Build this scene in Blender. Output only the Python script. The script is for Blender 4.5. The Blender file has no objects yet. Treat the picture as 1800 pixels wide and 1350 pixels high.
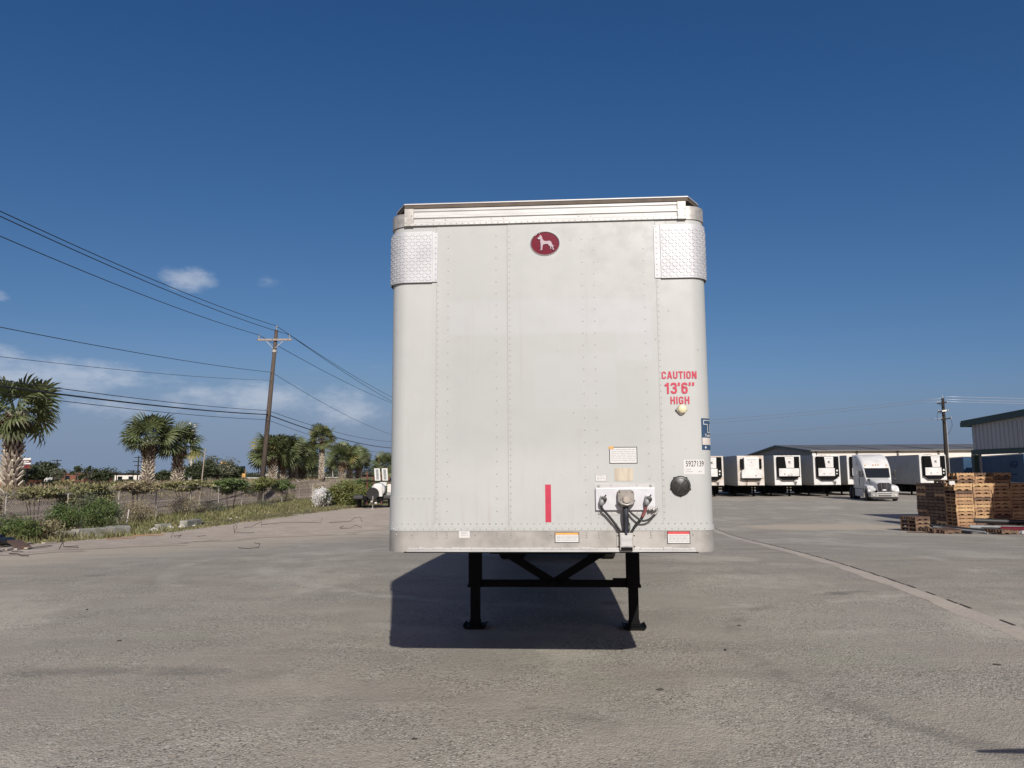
import bpy, math, random
from mathutils import Vector, Matrix, Euler
import numpy as np
rnd = random.Random(11)
npr = np.random.default_rng(5)
S = bpy.context.scene
COL = S.collection
sin, cos, pi = math.sin, math.cos, math.pi

# ------------------------------------------------------------------ camera
F_, PITCH, ROLL, H_ = 1311.4, 0.11664, -0.00626, 1.8127
cp, sp, cr, sr = cos(PITCH), sin(PITCH), cos(ROLL), sin(ROLL)
RIGHT = Vector((cr, -sr*sp, sr*cp)); UP = Vector((-sr, -cr*sp, cr*cp)); FWD = Vector((0, cp, sp))
cam = bpy.data.cameras.new('camera'); camo = bpy.data.objects.new('camera', cam); COL.objects.link(camo)
cam.sensor_fit = 'HORIZONTAL'; cam.sensor_width = 36; cam.lens = F_/1800*36; cam.clip_end = 9000; cam.clip_start = .05
m = Matrix((RIGHT, UP, -FWD)).transposed().to_4x4(); m.translation = (0, 0, H_)
camo.matrix_world = m
S.camera = camo

def ray(px, py): return RIGHT*((px-900)/F_) + UP*((675-py)/F_) + FWD
def P(px, py, d):                       # real point at depth d (metres along +Y) seen at a photo pixel
    r = ray(px, py); return Vector((0, 0, H_)) + r*(d/r.y)

# ------------------------------------------------------------------ light
SUN_AZ, SUN_EL = 0.1549, math.radians(30.2)
S.view_settings.view_transform = 'Standard'; S.view_settings.look = 'None'
S.view_settings.exposure = 0.0; S.view_settings.gamma = 1; S.view_settings.use_curve_mapping = False
SKY_STRENGTH, SUN_STRENGTH = 0.105, 4.7

class NT:
    def __init__(s, t): s.t = t
    def n(s, typ, **kw):
        x = s.t.nodes.new(typ)
        for k, v in kw.items(): setattr(x, k, v)
        return x
    def put(s, sock, v):
        if hasattr(v, 'node'): s.t.links.new(v, sock)
        elif isinstance(v, (tuple, list)) and len(v) == 3 and sock.type == 'RGBA': sock.default_value = (*v, 1)
        else: sock.default_value = v
    def math(s, op, a, b=0.0, c=None, clamp=False):
        x = s.n('ShaderNodeMath', operation=op); x.use_clamp = clamp
        s.put(x.inputs[0], a); s.put(x.inputs[1], b)
        if c is not None: s.put(x.inputs[2], c)
        return x.outputs[0]
    def mix(s, fac, a, b, blend='MIX'):
        x = s.n('ShaderNodeMix', data_type='RGBA', blend_type=blend)
        s.put(x.inputs[0], fac); s.put(x.inputs[6], a); s.put(x.inputs[7], b)
        return x.outputs[2]
    def ramp(s, v, lo, hi, a=0.0, b=1.0):
        x = s.n('ShaderNodeMapRange', interpolation_type='SMOOTHSTEP')
        for i, q in enumerate((v, lo, hi, a, b)): s.put(x.inputs[i], q)
        return x.outputs[0]
    def noise(s, vec, scale, detail=4, rough=.55):
        x = s.n('ShaderNodeTexNoise'); s.put(x.inputs['Scale'], scale); s.put(x.inputs['Detail'], detail); s.put(x.inputs['Roughness'], rough)
        if vec is not None: s.put(x.inputs['Vector'], vec)
        return x.outputs[0]
    def scalev(s, vec, sc):
        x = s.n('ShaderNodeMapping'); s.put(x.inputs['Vector'], vec); x.inputs['Scale'].default_value = sc
        return x.outputs[0]

w = bpy.data.worlds.new('World'); S.world = w; w.use_nodes = True
t = NT(w.node_tree); w.node_tree.nodes.clear()
sky = t.n('ShaderNodeTexSky', sky_type='NISHITA'); sky.sun_disc = False
sky.sun_elevation = SUN_EL; sky.sun_rotation = pi - SUN_AZ
sky.air_density = 0.5; sky.dust_density = 2.5; sky.ozone_density = 6.0; sky.altitude = 0
tc = t.n('ShaderNodeTexCoord'); sx = t.n('ShaderNodeSeparateXYZ'); t.put(sx.inputs[0], tc.outputs['Generated'])
el = t.math('ARCSINE', sx.outputs[2]); az = t.math('ARCTAN2', sx.outputs[0], sx.outputs[1])
mask = None
def azel(px, py):
    r = ray(px, py).normalized(); return math.atan2(r.x, r.y), math.asin(r.z)
for px, py, wx, wy, st in ((330, 490, 60, 32, 1.0), (365, 487, 26, 20, .7), (470, 497, 34, 16, .62), (515, 470, 14, 8, .45), (95, 660, 230, 42, 1.05), (-90, 640, 200, 60, 1.0), (440, 700, 150, 44, 1.0),
                           (600, 715, 130, 55, .85), (250, 715, 160, 40, .7), (665, 652, 40, 18, .6), (140, 540, 50, 9, .4), (-10, 518, 26, 14, .8), (150, 570, 30, 8, .35), (560, 650, 60, 14, .35)):
    a0, e0 = azel(px, py); da = wx/1311*1.0; de = wy/1311
    q1 = t.math('POWER', t.math('ABSOLUTE', t.math('DIVIDE', t.math('SUBTRACT', az, a0), da)), 2.0)
    q2 = t.math('POWER', t.math('ABSOLUTE', t.math('DIVIDE', t.math('SUBTRACT', el, e0), de)), 2.0)
    mm = t.math('MULTIPLY', t.math('SUBTRACT', 1.0, t.math('ADD', q1, q2), clamp=True), st)
    mask = mm if mask is None else t.math('MAXIMUM', mask, mm)
cv = t.n('ShaderNodeCombineXYZ'); t.put(cv.inputs[0], t.math('MULTIPLY', az, 12.0)); t.put(cv.inputs[1], t.math('MULTIPLY', el, 26.0))
nz = t.noise(cv.outputs[0], 1.7, 9, .62)
nz2 = t.noise(cv.outputs[0], .55, 3, .5)
cl = t.ramp(t.math('ADD', t.math('MULTIPLY', mask, .9), t.math('MULTIPLY', t.math('SUBTRACT', nz, .62), 1.5)), .18, .95)
# a thin general cloud deck low over the rest of the horizon, as in the left of the frame
away = t.math('MULTIPLY', t.ramp(t.math('ABSOLUTE', t.math('SUBTRACT', az, .25)), .9, 1.6), t.math('MULTIPLY', t.ramp(el, .03, .08), t.ramp(el, .22, .12)))
cl2 = t.math('MULTIPLY', away, t.ramp(nz, .5, .75))
cl = t.math('MULTIPLY', t.math('MAXIMUM', cl, t.math('MULTIPLY', cl2, .6), clamp=True), .52)
hs = t.n('ShaderNodeHueSaturation'); hs.inputs['Saturation'].default_value = 1.0; hs.inputs['Value'].default_value = 1.0; 
# the glare round the sun (behind the camera) belongs to the sun lamp: hold the sky itself to a clear-sky level
cap = t.n('ShaderNodeVectorMath', operation='MINIMUM'); t.put(cap.inputs[0], sky.outputs[0]); cap.inputs[1].default_value = (.34/SKY_STRENGTH, .40/SKY_STRENGTH, .52/SKY_STRENGTH)
sk = t.n('ShaderNodeSeparateColor'); t.put(sk.inputs[0], cap.outputs[0]); ck = t.n('ShaderNodeCombineColor')
for i, (pw, kk) in enumerate(((1.6, 3.6), (1.10, 1.23), (.78, .80))):   # one colour grade for the whole sky
    t.put(ck.inputs[i], t.math('DIVIDE', t.math('MULTIPLY', t.math('POWER', t.math('MULTIPLY', sk.outputs[i], SKY_STRENGTH), pw), kk), SKY_STRENGTH))
t.put(hs.inputs['Color'], ck.outputs[0])
lh = t.math('MULTIPLY', t.math('MULTIPLY', t.ramp(az, .15, -.35), t.ramp(az, -2.2, -1.2)), t.math('MULTIPLY', t.ramp(el, .19, .03), .5))
hz = t.mix(t.math('MULTIPLY', t.ramp(el, .14, -.01), .8), hs.outputs[0], (.20/SKY_STRENGTH, .262/SKY_STRENGTH, .375/SKY_STRENGTH))
hz = t.mix(lh, hz, (.25/SKY_STRENGTH, .325/SKY_STRENGTH, .46/SKY_STRENGTH))
skyc = t.mix(cl, hz, (.62/SKY_STRENGTH, .66/SKY_STRENGTH, .74/SKY_STRENGTH))
bg = t.n('ShaderNodeBackground'); t.put(bg.inputs[0], skyc); bg.inputs[1].default_value = SKY_STRENGTH
wo = t.n('ShaderNodeOutputWorld'); t.put(wo.inputs[0], bg.outputs[0])

sun = bpy.data.lights.new('sun', 'SUN'); sun.energy = SUN_STRENGTH; sun.angle = math.radians(.55); sun.color = (1, .95, .88)
suno = bpy.data.objects.new('sun', sun); COL.objects.link(suno)
sd = Vector((sin(SUN_AZ)*cos(SUN_EL), -cos(SUN_AZ)*cos(SUN_EL), sin(SUN_EL)))
suno.rotation_euler = sd.to_track_quat('Z', 'Y').to_euler(); suno.location = (10, -20, 30)

# ------------------------------------------------------------------ materials
def mat(name, col, rough=.6, metal=0.0, var=.12, vscale=3.0, col2=None, bump=0.0, bscale=60.0, stretch=None, island=0.0, objrand=0.0, spec=.5, transl=0.0, coat=0.0):
    ma = bpy.data.materials.new(name); ma.use_nodes = True; T = NT(ma.node_tree); b = ma.node_tree.nodes['Principled BSDF']
    b.inputs['Roughness'].default_value = rough; b.inputs['Metallic'].default_value = metal; b.inputs['Specular IOR Level'].default_value = spec
    if coat: b.inputs['Coat Weight'].default_value = coat
    co = T.n('ShaderNodeTexCoord').outputs['Object']
    if stretch: co = T.scalev(co, stretch)
    n1 = T.noise(co, vscale, 5, .6)
    c2 = col2 or tuple(max(0, c*(1-3*var)) for c in col)
    c = T.mix(T.ramp(n1, .35, .68), col, c2) if (col2 or var) else None
    if c is None:
        rgb = T.n('ShaderNodeRGB'); rgb.outputs[0].default_value = (*col, 1); c = rgb.outputs[0]
    if island or objrand:
        if island: v, am = T.n('ShaderNodeNewGeometry').outputs['Random Per Island'], island
        else: v, am = T.n('ShaderNodeObjectInfo').outputs['Random'], objrand
        h = T.n('ShaderNodeHueSaturation'); T.put(h.inputs['Color'], c); T.put(h.inputs['Value'], T.math('MULTIPLY_ADD', v, 2*am, 1-am))
        T.put(h.inputs['Hue'], T.math('MULTIPLY_ADD', v, .05*(1 if island else .4), .5-.025*(1 if island else .4))); c = h.outputs[0]
    T.put(b.inputs['Base Color'], c)
    if bump:
        bn = T.n('ShaderNodeBump'); bn.inputs['Strength'].default_value = bump; bn.inputs['Distance'].default_value = .02
        T.put(bn.inputs['Height'], T.noise(co, bscale, 4, .6)); T.put(b.inputs['Normal'], bn.outputs[0])
    if transl:
        tr = T.n('ShaderNodeBsdfTranslucent'); T.put(tr.inputs[0], c); ms = T.n('ShaderNodeMixShader'); ms.inputs[0].default_value = transl
        T.put(ms.inputs[1], b.outputs[0]); T.put(ms.inputs[2], tr.outputs[0]); T.put(ma.node_tree.nodes['Material Output'].inputs[0], ms.outputs[0])
    return ma

M = {}
M['white'] = mat('white_panel_paint', (.415, .42, .41), .5, 0, 0, col2=(.378, .383, .378), vscale=.7, stretch=(1, 1, .7))
def panel_mat():
    ma = bpy.data.materials.new('white_panel_paint'); ma.use_nodes = True; T = NT(ma.node_tree); b = ma.node_tree.nodes['Principled BSDF']
    co = T.n('ShaderNodeTexCoord').outputs['Object']; sp_ = T.n('ShaderNodeSeparateXYZ'); T.put(sp_.inputs[0], co); x, z = sp_.outputs[0], sp_.outputs[2]
    n1 = T.noise(co, .8, 5, .6); n2 = T.noise(co, 6, 5, .65)
    c = T.mix(T.ramp(n1, .35, .66), (.432, .447, .436), (.40, .415, .408))
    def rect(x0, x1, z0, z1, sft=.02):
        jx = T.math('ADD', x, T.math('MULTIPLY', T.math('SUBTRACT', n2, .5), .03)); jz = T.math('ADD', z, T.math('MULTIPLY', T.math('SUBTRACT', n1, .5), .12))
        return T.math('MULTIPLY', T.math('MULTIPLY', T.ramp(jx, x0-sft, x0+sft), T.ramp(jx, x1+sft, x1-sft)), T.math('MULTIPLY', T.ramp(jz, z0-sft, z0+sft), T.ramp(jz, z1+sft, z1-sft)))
    c = T.mix(T.math('MULTIPLY', rect(-.86, .84, 1.95, 3.86, .16), .55), c, (.345, .36, .355))     # greyer middle panels: less bounce light and sky reflection, painted into the colour
    for x0, x1, z0, z1, am in ((-.80, .84, 2.93, 3.20, .5), (.10, .84, 2.93, 3.14, .5), (.56, .84, 2.70, 2.98, .5), (-.1, .55, 2.3, 2.75, .25)):   # cleaner paint where old decals were peeled off
        c = T.mix(T.math('MULTIPLY', rect(x0, x1, z0, z1), am), c, (.41, .425, .436))
    st = T.noise(T.scalev(co, (26, 26, .55)), 1.0, 5, .7); lowm = T.ramp(z, 2.2, 1.45)
    c = T.mix(T.math('MULTIPLY', T.ramp(st, .56, .74), .22), c, (.30, .285, .255))
    c = T.mix(T.math('MULTIPLY', T.math('MULTIPLY', T.ramp(T.noise(T.scalev(co, (18, 18, 1.2)), 1.0, 6, .7), .52, .70), lowm), .28), c, (.31, .28, .235))
    vo = T.n('ShaderNodeTexVoronoi'); vo.inputs['Scale'].default_value = 9; T.put(vo.inputs['Vector'], co); sc_ = T.n('ShaderNodeSeparateColor'); T.put(sc_.inputs[0], vo.outputs['Color'])
    c = T.mix(T.math('MULTIPLY', T.math('MULTIPLY', T.ramp(vo.outputs['Distance'], .09, .03), T.math('GREATER_THAN', sc_.outputs[0], .72)), .55), c, (.22, .19, .15))   # insect splats and chips
    c = T.mix(T.math('MULTIPLY', T.ramp(n2, .60, .74), .25), c, (.34, .33, .31))
    T.put(b.inputs['Base Color'], c); T.put(b.inputs['Roughness'], T.ramp(n2, .3, .7, .38, .55))
    bn = T.n('ShaderNodeBump'); bn.inputs['Strength'].default_value = .5; bn.inputs['Distance'].default_value = .012
    T.put(bn.inputs['Height'], T.noise(co, 2.2, 2, .4)); T.put(b.inputs['Normal'], bn.outputs[0])
    return ma
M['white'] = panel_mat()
M['white2'] = mat('white_vehicle_paint', (.68, .68, .665), .4, 0, 0, col2=(.56, .56, .54), vscale=1.1)
M['dirtywhite'] = mat('dirty_white_paint', (.60, .57, .53), .5, 0, 0, col2=(.43, .36, .29), vscale=1.4)
M['sidewhite'] = mat('trailer_side_paint', (.42, .43, .425), .6, 0, 0, col2=(.36, .365, .355), vscale=.8, spec=.2)
M['alu'] = mat('bright_aluminium', (.50, .50, .495), .55, .3, 0, col2=(.40, .40, .395), vscale=4, stretch=(.6, 1, 6))
M['tread'] = mat('tread_plate_aluminium', (.50, .51, .53), .55, .25, 0, col2=(.42, .43, .45), vscale=3)
M['alu_stain'] = mat('stained_aluminium', (.43, .415, .39), .5, .4, 0, col2=(.27, .26, .24), vscale=2.6, bump=.06, bscale=9)
M['galv'] = mat('galvanised_steel', (.44, .43, .405), .5, .4, 0, col2=(.31, .30, .285), vscale=22)
M['chrome'] = mat('chrome', (.85, .85, .86), .14, 1, 0)
M['darkmetal'] = mat('black_chassis_paint', (.006, .006, .0065), .75, 0, .1, 5, spec=.15)
M['blackrub'] = mat('black_rubber', (.016, .016, .017), .55, 0, .1, 12)
M['tyre'] = mat('tyre_rubber', (.022, .022, .022), .8, 0, .12, 9, bump=.3, bscale=80)
M['blackpl'] = mat('black_plastic', (.022, .022, .024), .4, 0, .1, 12)
M['capblack'] = mat('vent_cap_plastic', (.028, .028, .027), .38, 0, .1, 12)
M['taupe'] = mat('weathered_socket_cast', (.29, .265, .235), .6, 0, 0, col2=(.22, .2, .18), vscale=25)
M['rivet'] = mat('rivet_steel', (.40, .40, .385), .45, .3, 0)
M['red'] = mat('red_reflective_tape', (.47, .025, .065), .5, 0, .04, 20)
M['redtxt'] = mat('red_vinyl_lettering', (.46, .022, .06), .5, 0, 0)
M['maroon'] = mat('maroon_enamel', (.14, .012, .026), .6, 0, 0, spec=.15)
M['sticker'] = mat('white_sticker', (.58, .58, .57), .5, 0, 0)
M['print'] = mat('grey_print', (.36, .36, .36), .6, 0, 0)
M['ink'] = mat('black_ink', (.03, .03, .035), .6, 0, 0)
M['amber'] = mat('orange_print', (.7, .36, .08), .6, 0, .05, 30)
M['pink'] = mat('red_print', (.62, .07, .07), .6, 0, .05, 30)
M['tan'] = mat('faded_tan_plate', (.52, .46, .36), .6, 0, 0, col2=(.38, .33, .27), vscale=14, stretch=(1.5, 1, .25))
M['blue'] = mat('dark_blue_vinyl', (.035, .075, .14), .4, 0, .05, 9)
M['cream'] = mat('aged_cream_lens', (.72, .66, .44), .3, 0, 0, col2=(.62, .55, .34), vscale=30)
M['glassd'] = mat('dark_tinted_glass', (.010, .013, .018), .1, 0, 0, spec=.35)
M['headl'] = mat('headlight_lens', (.75, .77, .78), .12, .3, 0)
M['grille'] = mat('black_louvre', (.006, .006, .007), .7, 0, .1, 8, spec=.1)
M['bluepaint'] = mat('blue_trailer_paint', (.04, .085, .15), .7, 0, 0, col2=(.033, .07, .125), vscale=.7, spec=.08)
M['logoblue'] = mat('navy_logo_vinyl', (.008, .012, .06), .8, 0, 0, spec=.03)
M['greywall'] = mat('grey_metal_siding', (.42, .43, .43), .5, .1, 0, col2=(.36, .37, .37), vscale=.6)
M['darkgreen'] = mat('dark_green_trim', (.012, .045, .038), .45, 0, .05, 2)
M['whwall'] = mat('cream_warehouse_wall', (.70, .66, .60), .6, 0, 0, col2=(.64, .60, .54), vscale=.25)
M['whroof'] = mat('grey_metal_roof', (.16, .155, .145), .5, .2, 0, col2=(.13, .125, .115), vscale=.2)
M['gable'] = mat('grey_gable_siding', (.21, .22, .24), .55, 0, 0, col2=(.18, .19, .2), vscale=.4)
M['polewood'] = mat('weathered_pole_wood', (.098, .076, .06), .85, 0, 0, col2=(.06, .047, .038), vscale=6, stretch=(6, 6, .5), bump=.4, bscale=20)
M['armwood'] = mat('crossarm_wood', (.36, .30, .25), .8, 0, 0, col2=(.26, .21, .17), vscale=4, stretch=(1, 8, 8))
M['darkpole'] = mat('dark_pole_wood', (.022, .017, .014), .85, 0, .1, 4)
M['insul'] = mat('porcelain_insulator', (.35, .34, .33), .3, 0, 0)
M['wire'] = mat('cable_black', (.02, .02, .022), .6, 0, 0)
M['wirel'] = mat('bare_aluminium_wire', (.5, .52, .55), .45, .5, 0)
M['fencepost'] = mat('fence_post_steel', (.47, .45, .40), .7, .1, 0, col2=(.34, .30, .25), vscale=7)
M['chain'] = mat('rusty_chain_link', (.17, .15, .125), .7, .2, 0, col2=(.11, .085, .065), vscale=.8)
M['kerb'] = mat('weathered_kerb_concrete', (.33, .32, .29), .9, 0, 0, col2=(.17, .175, .14), vscale=2.5, bump=.4, bscale=14)
M['frond'] = mat('palm_frond_green', (.11, .14, .06), .5, 0, 0, col2=(.15, .17, .075), vscale=2.2, objrand=.38, transl=.25)
M['frondy'] = mat('palm_frond_yellowing', (.24, .21, .08), .5, 0, 0, col2=(.15, .16, .05), vscale=2.5, objrand=.3, transl=.25)
M['dead'] = mat('dead_frond_brown', (.20, .14, .092), .8, 0, 0, col2=(.12, .08, .05), vscale=3, objrand=.3)
M['boot'] = mat('palm_leaf_boot', (.50, .44, .365), .85, 0, 0, col2=(.33, .28, .225), vscale=5, island=.3)
M['trunk'] = mat('palm_trunk_fibre', (.062, .046, .035), .95, 0, 0, col2=(.11, .08, .055), vscale=8, bump=.6, bscale=14)
M['bark'] = mat('shrub_bark', (.10, .085, .065), .9, 0, .1, 8)
M['wood'] = mat('pallet_wood', (.47, .295, .155), .8, 0, 0, col2=(.33, .20, .11), vscale=5, stretch=(1, 1, 5), objrand=.3)
M['woodgrey'] = mat('old_pallet_wood', (.17, .105, .068), .85, 0, 0, col2=(.10, .066, .046), vscale=5, objrand=.3)
M['plank'] = mat('bleached_plank', (.50, .45, .38), .8, 0, 0, col2=(.36, .31, .25), vscale=6, stretch=(1, 5, 5))
M['pipeblack'] = mat('black_pipe', (.03, .03, .032), .5, 0, .1, 5)
M['pipegrey'] = mat('grey_pipe', (.28, .29, .29), .5, .1, .1, 5)
M['pipered'] = mat('red_pipe', (.14, .008, .016), .45, 0, .1, 5)
M['rust'] = mat('rusty_bar', (.075, .05, .042), .8, .2, .1, 9)
M['redframe'] = mat('oxide_red_frame', (.13, .035, .025), .7, 0, .1, 5)
M['rag'] = mat('white_plastic_scrap', (.55, .53, .50), .6, 0, .06, 8)
M['brick'] = mat('red_brown_wall', (.19, .075, .05), .8, 0, .08, .5)
M['yellow'] = mat('yellow_machine_paint', (.55, .32, .09), .5, 0, .08, 2)
def leafmat(name, a, b, isl=.35, tr=.25): return mat(name, a, .55, 0, 0, col2=b, vscale=1.2, island=isl, transl=tr)
M['leaf_green'] = leafmat('bright_shrub_leaf', (.088, .135, .04), (.13, .165, .055))
M['leaf_olive'] = leafmat('olive_vine_leaf', (.20, .20, .085), (.28, .26, .125), .4)
M['leaf_dark'] = leafmat('dark_tree_leaf', (.04, .056, .026), (.062, .078, .036))
M['leaf_dry'] = leafmat('dry_brown_leaf', (.31, .255, .155), (.22, .19, .11), .4)
M['leaf_yel'] = leafmat('yellow_green_leaf', (.205, .215, .07), (.135, .155, .05), .45)
M['leaf_grey'] = leafmat('grey_green_leaf', (.145, .155, .10), (.11, .12, .075))
M['blossom'] = leafmat('white_blossom', (.85, .84, .82), (.76, .75, .72), .08)
M['grass'] = leafmat('verge_grass_blade', (.145, .155, .055), (.25, .22, .11), .4)
M['farleaf'] = leafmat('far_treeline_leaf', (.045, .058, .032), (.03, .042, .022), .3)

def ground_mat(name, kind):
    ma = bpy.data.materials.new(name); ma.use_nodes = True; T = NT(ma.node_tree); b = ma.node_tree.nodes['Principled BSDF']
    pos = T.n('ShaderNodeNewGeometry').outputs['Position']
    flat = T.scalev(pos, (1, 1, 0))
    big = T.noise(flat, .12, 5, .6); mid = T.noise(flat, .9, 6, .62); fine = T.noise(flat, 14, 5, .65)
    if kind == 'yard':
        strk = T.noise(T.scalev(pos, (.8, 1.7, 0)), .9, 6, .68)
        diag = T.n('ShaderNodeMapping'); T.put(diag.inputs['Vector'], pos); diag.inputs['Rotation'].default_value = (0, 0, .5); diag.inputs['Scale'].default_value = (.3, .9, 0)
        strk2 = T.noise(diag.outputs[0], 1.1, 5, .6)
        c = T.mix(T.ramp(mid, .3, .7), (0.378, 0.337, 0.282), (0.311, 0.277, 0.235))
        c = T.mix(T.math('MULTIPLY', T.ramp(strk, .45, .72), .7), c, (0.441, 0.395, 0.326))
        c = T.mix(T.math('MULTIPLY', T.ramp(strk2, .48, .66), .75), c, (0.266, 0.238, 0.206))
        c = T.mix(T.math('MULTIPLY', T.ramp(big, .47, .62), .6), c, (0.357, 0.346, 0.299))
        big2 = T.noise(T.scalev(pos, (1, .55, 0)), .33, 6, .66)
        c = T.mix(T.math('MULTIPLY', T.ramp(big2, .50, .63), .8), c, (0.504, 0.464, 0.386))
        c = T.mix(T.math('MULTIPLY', T.ramp(T.noise(flat, .5, 7, .7), .60, .72), .5), c, (0.210, 0.191, 0.169))
        # exposed aggregate: stone chips of a centimetre or two
        warp = T.n('ShaderNodeVectorMath', operation='ADD'); T.put(warp.inputs[0], flat)
        wn = T.n('ShaderNodeTexNoise'); wn.inputs['Scale'].default_value = 30; T.put(wn.inputs['Vector'], flat)
        wsc = T.n('ShaderNodeVectorMath', operation='SCALE'); T.put(wsc.inputs[0], wn.outputs['Color']); wsc.inputs['Scale'].default_value = .03; T.put(warp.inputs[1], wsc.outputs[0])
        vo = T.n('ShaderNodeTexVoronoi'); vo.inputs['Scale'].default_value = 62; T.put(vo.inputs['Vector'], warp.outputs[0])
        sc = T.n('ShaderNodeSeparateColor'); T.put(sc.inputs[0], vo.outputs['Color'])
        vb = T.n('ShaderNodeTexVoronoi'); vb.inputs['Scale'].default_value = 34; T.put(vb.inputs['Vector'], warp.outputs[0])
        sb = T.n('ShaderNodeSeparateColor'); T.put(sb.inputs[0], vb.outputs['Color'])
        dens = T.ramp(T.noise(flat, .7, 5, .65), .36, .6, .12, 1.0)
        dark = T.math('MULTIPLY', T.math('MULTIPLY', T.ramp(sc.outputs[0], .62, .8), T.ramp(vo.outputs['Distance'], .75, .35)), dens)
        lite = T.math('MULTIPLY', T.math('MULTIPLY', T.ramp(sc.outputs[1], .66, .86), T.ramp(vo.outputs['Distance'], .7, .3)), dens)
        dark2 = T.math('MULTIPLY', T.math('MULTIPLY', T.ramp(sb.outputs[0], .8, .9), T.ramp(vb.outputs['Distance'], .55, .3)), dens)
        c = T.mix(T.math('MULTIPLY', dark, .95), c, (0.105, 0.091, 0.077)); c = T.mix(T.math('MULTIPLY', lite, .85), c, (0.620, 0.620, 0.559)); c = T.mix(T.math('MULTIPLY', dark2, .95), c, (0.126, 0.111, 0.096))
        c = T.mix(T.math('MULTIPLY', T.ramp(fine, .55, .75), .3), c, (0.504, 0.457, 0.386))
        # old tints: greenish algae film, pinkish clay, oil drips and scuffed tyre arcs
        c = T.mix(T.math('MULTIPLY', T.ramp(T.noise(flat, .42, 5, .6), .55, .68), .4), c, (.30, .31, .235))
        c = T.mix(T.math('MULTIPLY', T.ramp(T.noise(T.scalev(pos, (1, 1.3, 0)), .31, 5, .62), .56, .68), .4), c, (.32, .262, .235))
        oil = T.n('ShaderNodeTexVoronoi'); oil.inputs['Scale'].default_value = .55; T.put(oil.inputs['Vector'], flat)
        oc = T.n('ShaderNodeSeparateColor'); T.put(oc.inputs[0], oil.outputs['Color'])
        od = T.math('ADD', oil.outputs['Distance'], T.math('MULTIPLY', T.math('SUBTRACT', T.noise(flat, 5, 4, .7), .5), .22))
        c = T.mix(T.math('MULTIPLY', T.math('MULTIPLY', T.ramp(od, .16, .02), T.math('GREATER_THAN', oc.outputs[0], .62)), .5), c, (.09, .08, .07))
        ps = T.n('ShaderNodeSeparateXYZ'); T.put(ps.inputs[0], pos)
        for ax_, ay_, rad_, wd_, am_, colr in ((2.0, 17.5, 7.3, .16, .7, (.50, .46, .40)), (2.0, 17.5, 9.1, .16, .5, (.50, .46, .40)), (-3.5, 1.0, 6.2, .14, .55, (.16, .145, .13)), (6.5, 7.5, 4.2, .12, .5, (.15, .138, .125))):
            rr2 = T.math('SQRT', T.math('ADD', T.math('POWER', T.math('ABSOLUTE', T.math('SUBTRACT', ps.outputs[0], ax_)), 2.0), T.math('POWER', T.math('ABSOLUTE', T.math('SUBTRACT', ps.outputs[1], ay_)), 2.0)))
            dd = T.math('ABSOLUTE', T.math('SUBTRACT', T.math('ADD', rr2, T.math('MULTIPLY', T.math('SUBTRACT', mid, .5), .5)), rad_))
            c = T.mix(T.math('MULTIPLY', T.math('MULTIPLY', T.ramp(dd, wd_*1.6, wd_*.3), T.ramp(T.noise(flat, .45, 4, .7), .46, .6)), am_), c, colr)
        # dust drifting over the slab from the verge on the left and round the pallets
        sxy = T.n('ShaderNodeSeparateXYZ'); T.put(sxy.inputs[0], pos)
        dn = T.math('MULTIPLY', T.math('SUBTRACT', T.noise(T.scalev(pos, (.35, 1.0, 0)), .8, 6, .65), .5), 9.0)
        edge = T.math('ADD', T.math('MULTIPLY', sxy.outputs[0], -1.0), T.math('ADD', dn, T.math('MULTIPLY', sxy.outputs[1], .32)))
        dust = T.ramp(edge, 12.5, 19.0)
        c = T.mix(T.math('MULTIPLY', dust, .75), c, (0.560, 0.478, 0.372))
        pq = T.math('ADD', T.math('POWER', T.math('ABSOLUTE', T.math('DIVIDE', T.math('SUBTRACT', sxy.outputs[0], 14.8), 4.6)), 2.0), T.math('POWER', T.math('ABSOLUTE', T.math('DIVIDE', T.math('SUBTRACT', sxy.outputs[1], 35.2), 2.6)), 2.0))
        pq = T.math('ADD', pq, T.math('MULTIPLY', T.math('SUBTRACT', T.noise(T.scalev(pos, (.6, 1, 0)), 1.1, 5, .7), .5), 2.2))
        c = T.mix(T.math('MULTIPLY', T.ramp(pq, 1.0, .35), .8), c, (.55, .46, .35))
        c = T.mix(.2, c, (.25, .245, .19))
        far = T.math('MULTIPLY', T.math('MULTIPLY', T.ramp(sxy.outputs[1], 24, 40), T.ramp(strk, .5, .66)), .6)
        c = T.mix(T.math('MULTIPLY', far, .45), c, (0.462, 0.409, 0.333))
        hgt = T.math('ADD', T.math('MULTIPLY', vo.outputs['Distance'], -.5), T.math('MULTIPLY', fine, 1.2)); bs, bd = .85, .012
    elif kind == 'dirt':
        strk = T.noise(T.scalev(pos, (.5, 1.6, 0)), 1.6, 6, .7)
        c = T.mix(T.ramp(strk, .35, .65), (.52, .45, .37), (.40, .335, .27))
        c = T.mix(T.math('MULTIPLY', T.ramp(mid, .5, .65), .6), c, (.58, .52, .44))
        c = T.mix(T.math('MULTIPLY', T.ramp(fine, .5, .7), .55), c, (.19, .15, .115))
        hgt, bs, bd = fine, .8, .05
    elif kind == 'strip':
        c = T.mix(T.ramp(mid, .35, .7), (.48, .425, .355), (.41, .365, .305)); c = T.mix(T.math('MULTIPLY', T.ramp(fine, .5, .68), .6), c, (.33, .29, .25))
        c = T.mix(T.math('MULTIPLY', T.ramp(big, .5, .62), .6), c, (.36, .325, .285))
        hgt, bs, bd = fine, .5, .02
    elif kind == 'verge':
        c = T.mix(T.ramp(mid, .35, .65), (.13, .115, .06), (.20, .165, .10)); c = T.mix(T.math('MULTIPLY', T.ramp(fine, .45, .7), .7), c, (.07, .07, .03))
        hgt, bs, bd = fine, 1.0, .08
    else:
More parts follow.
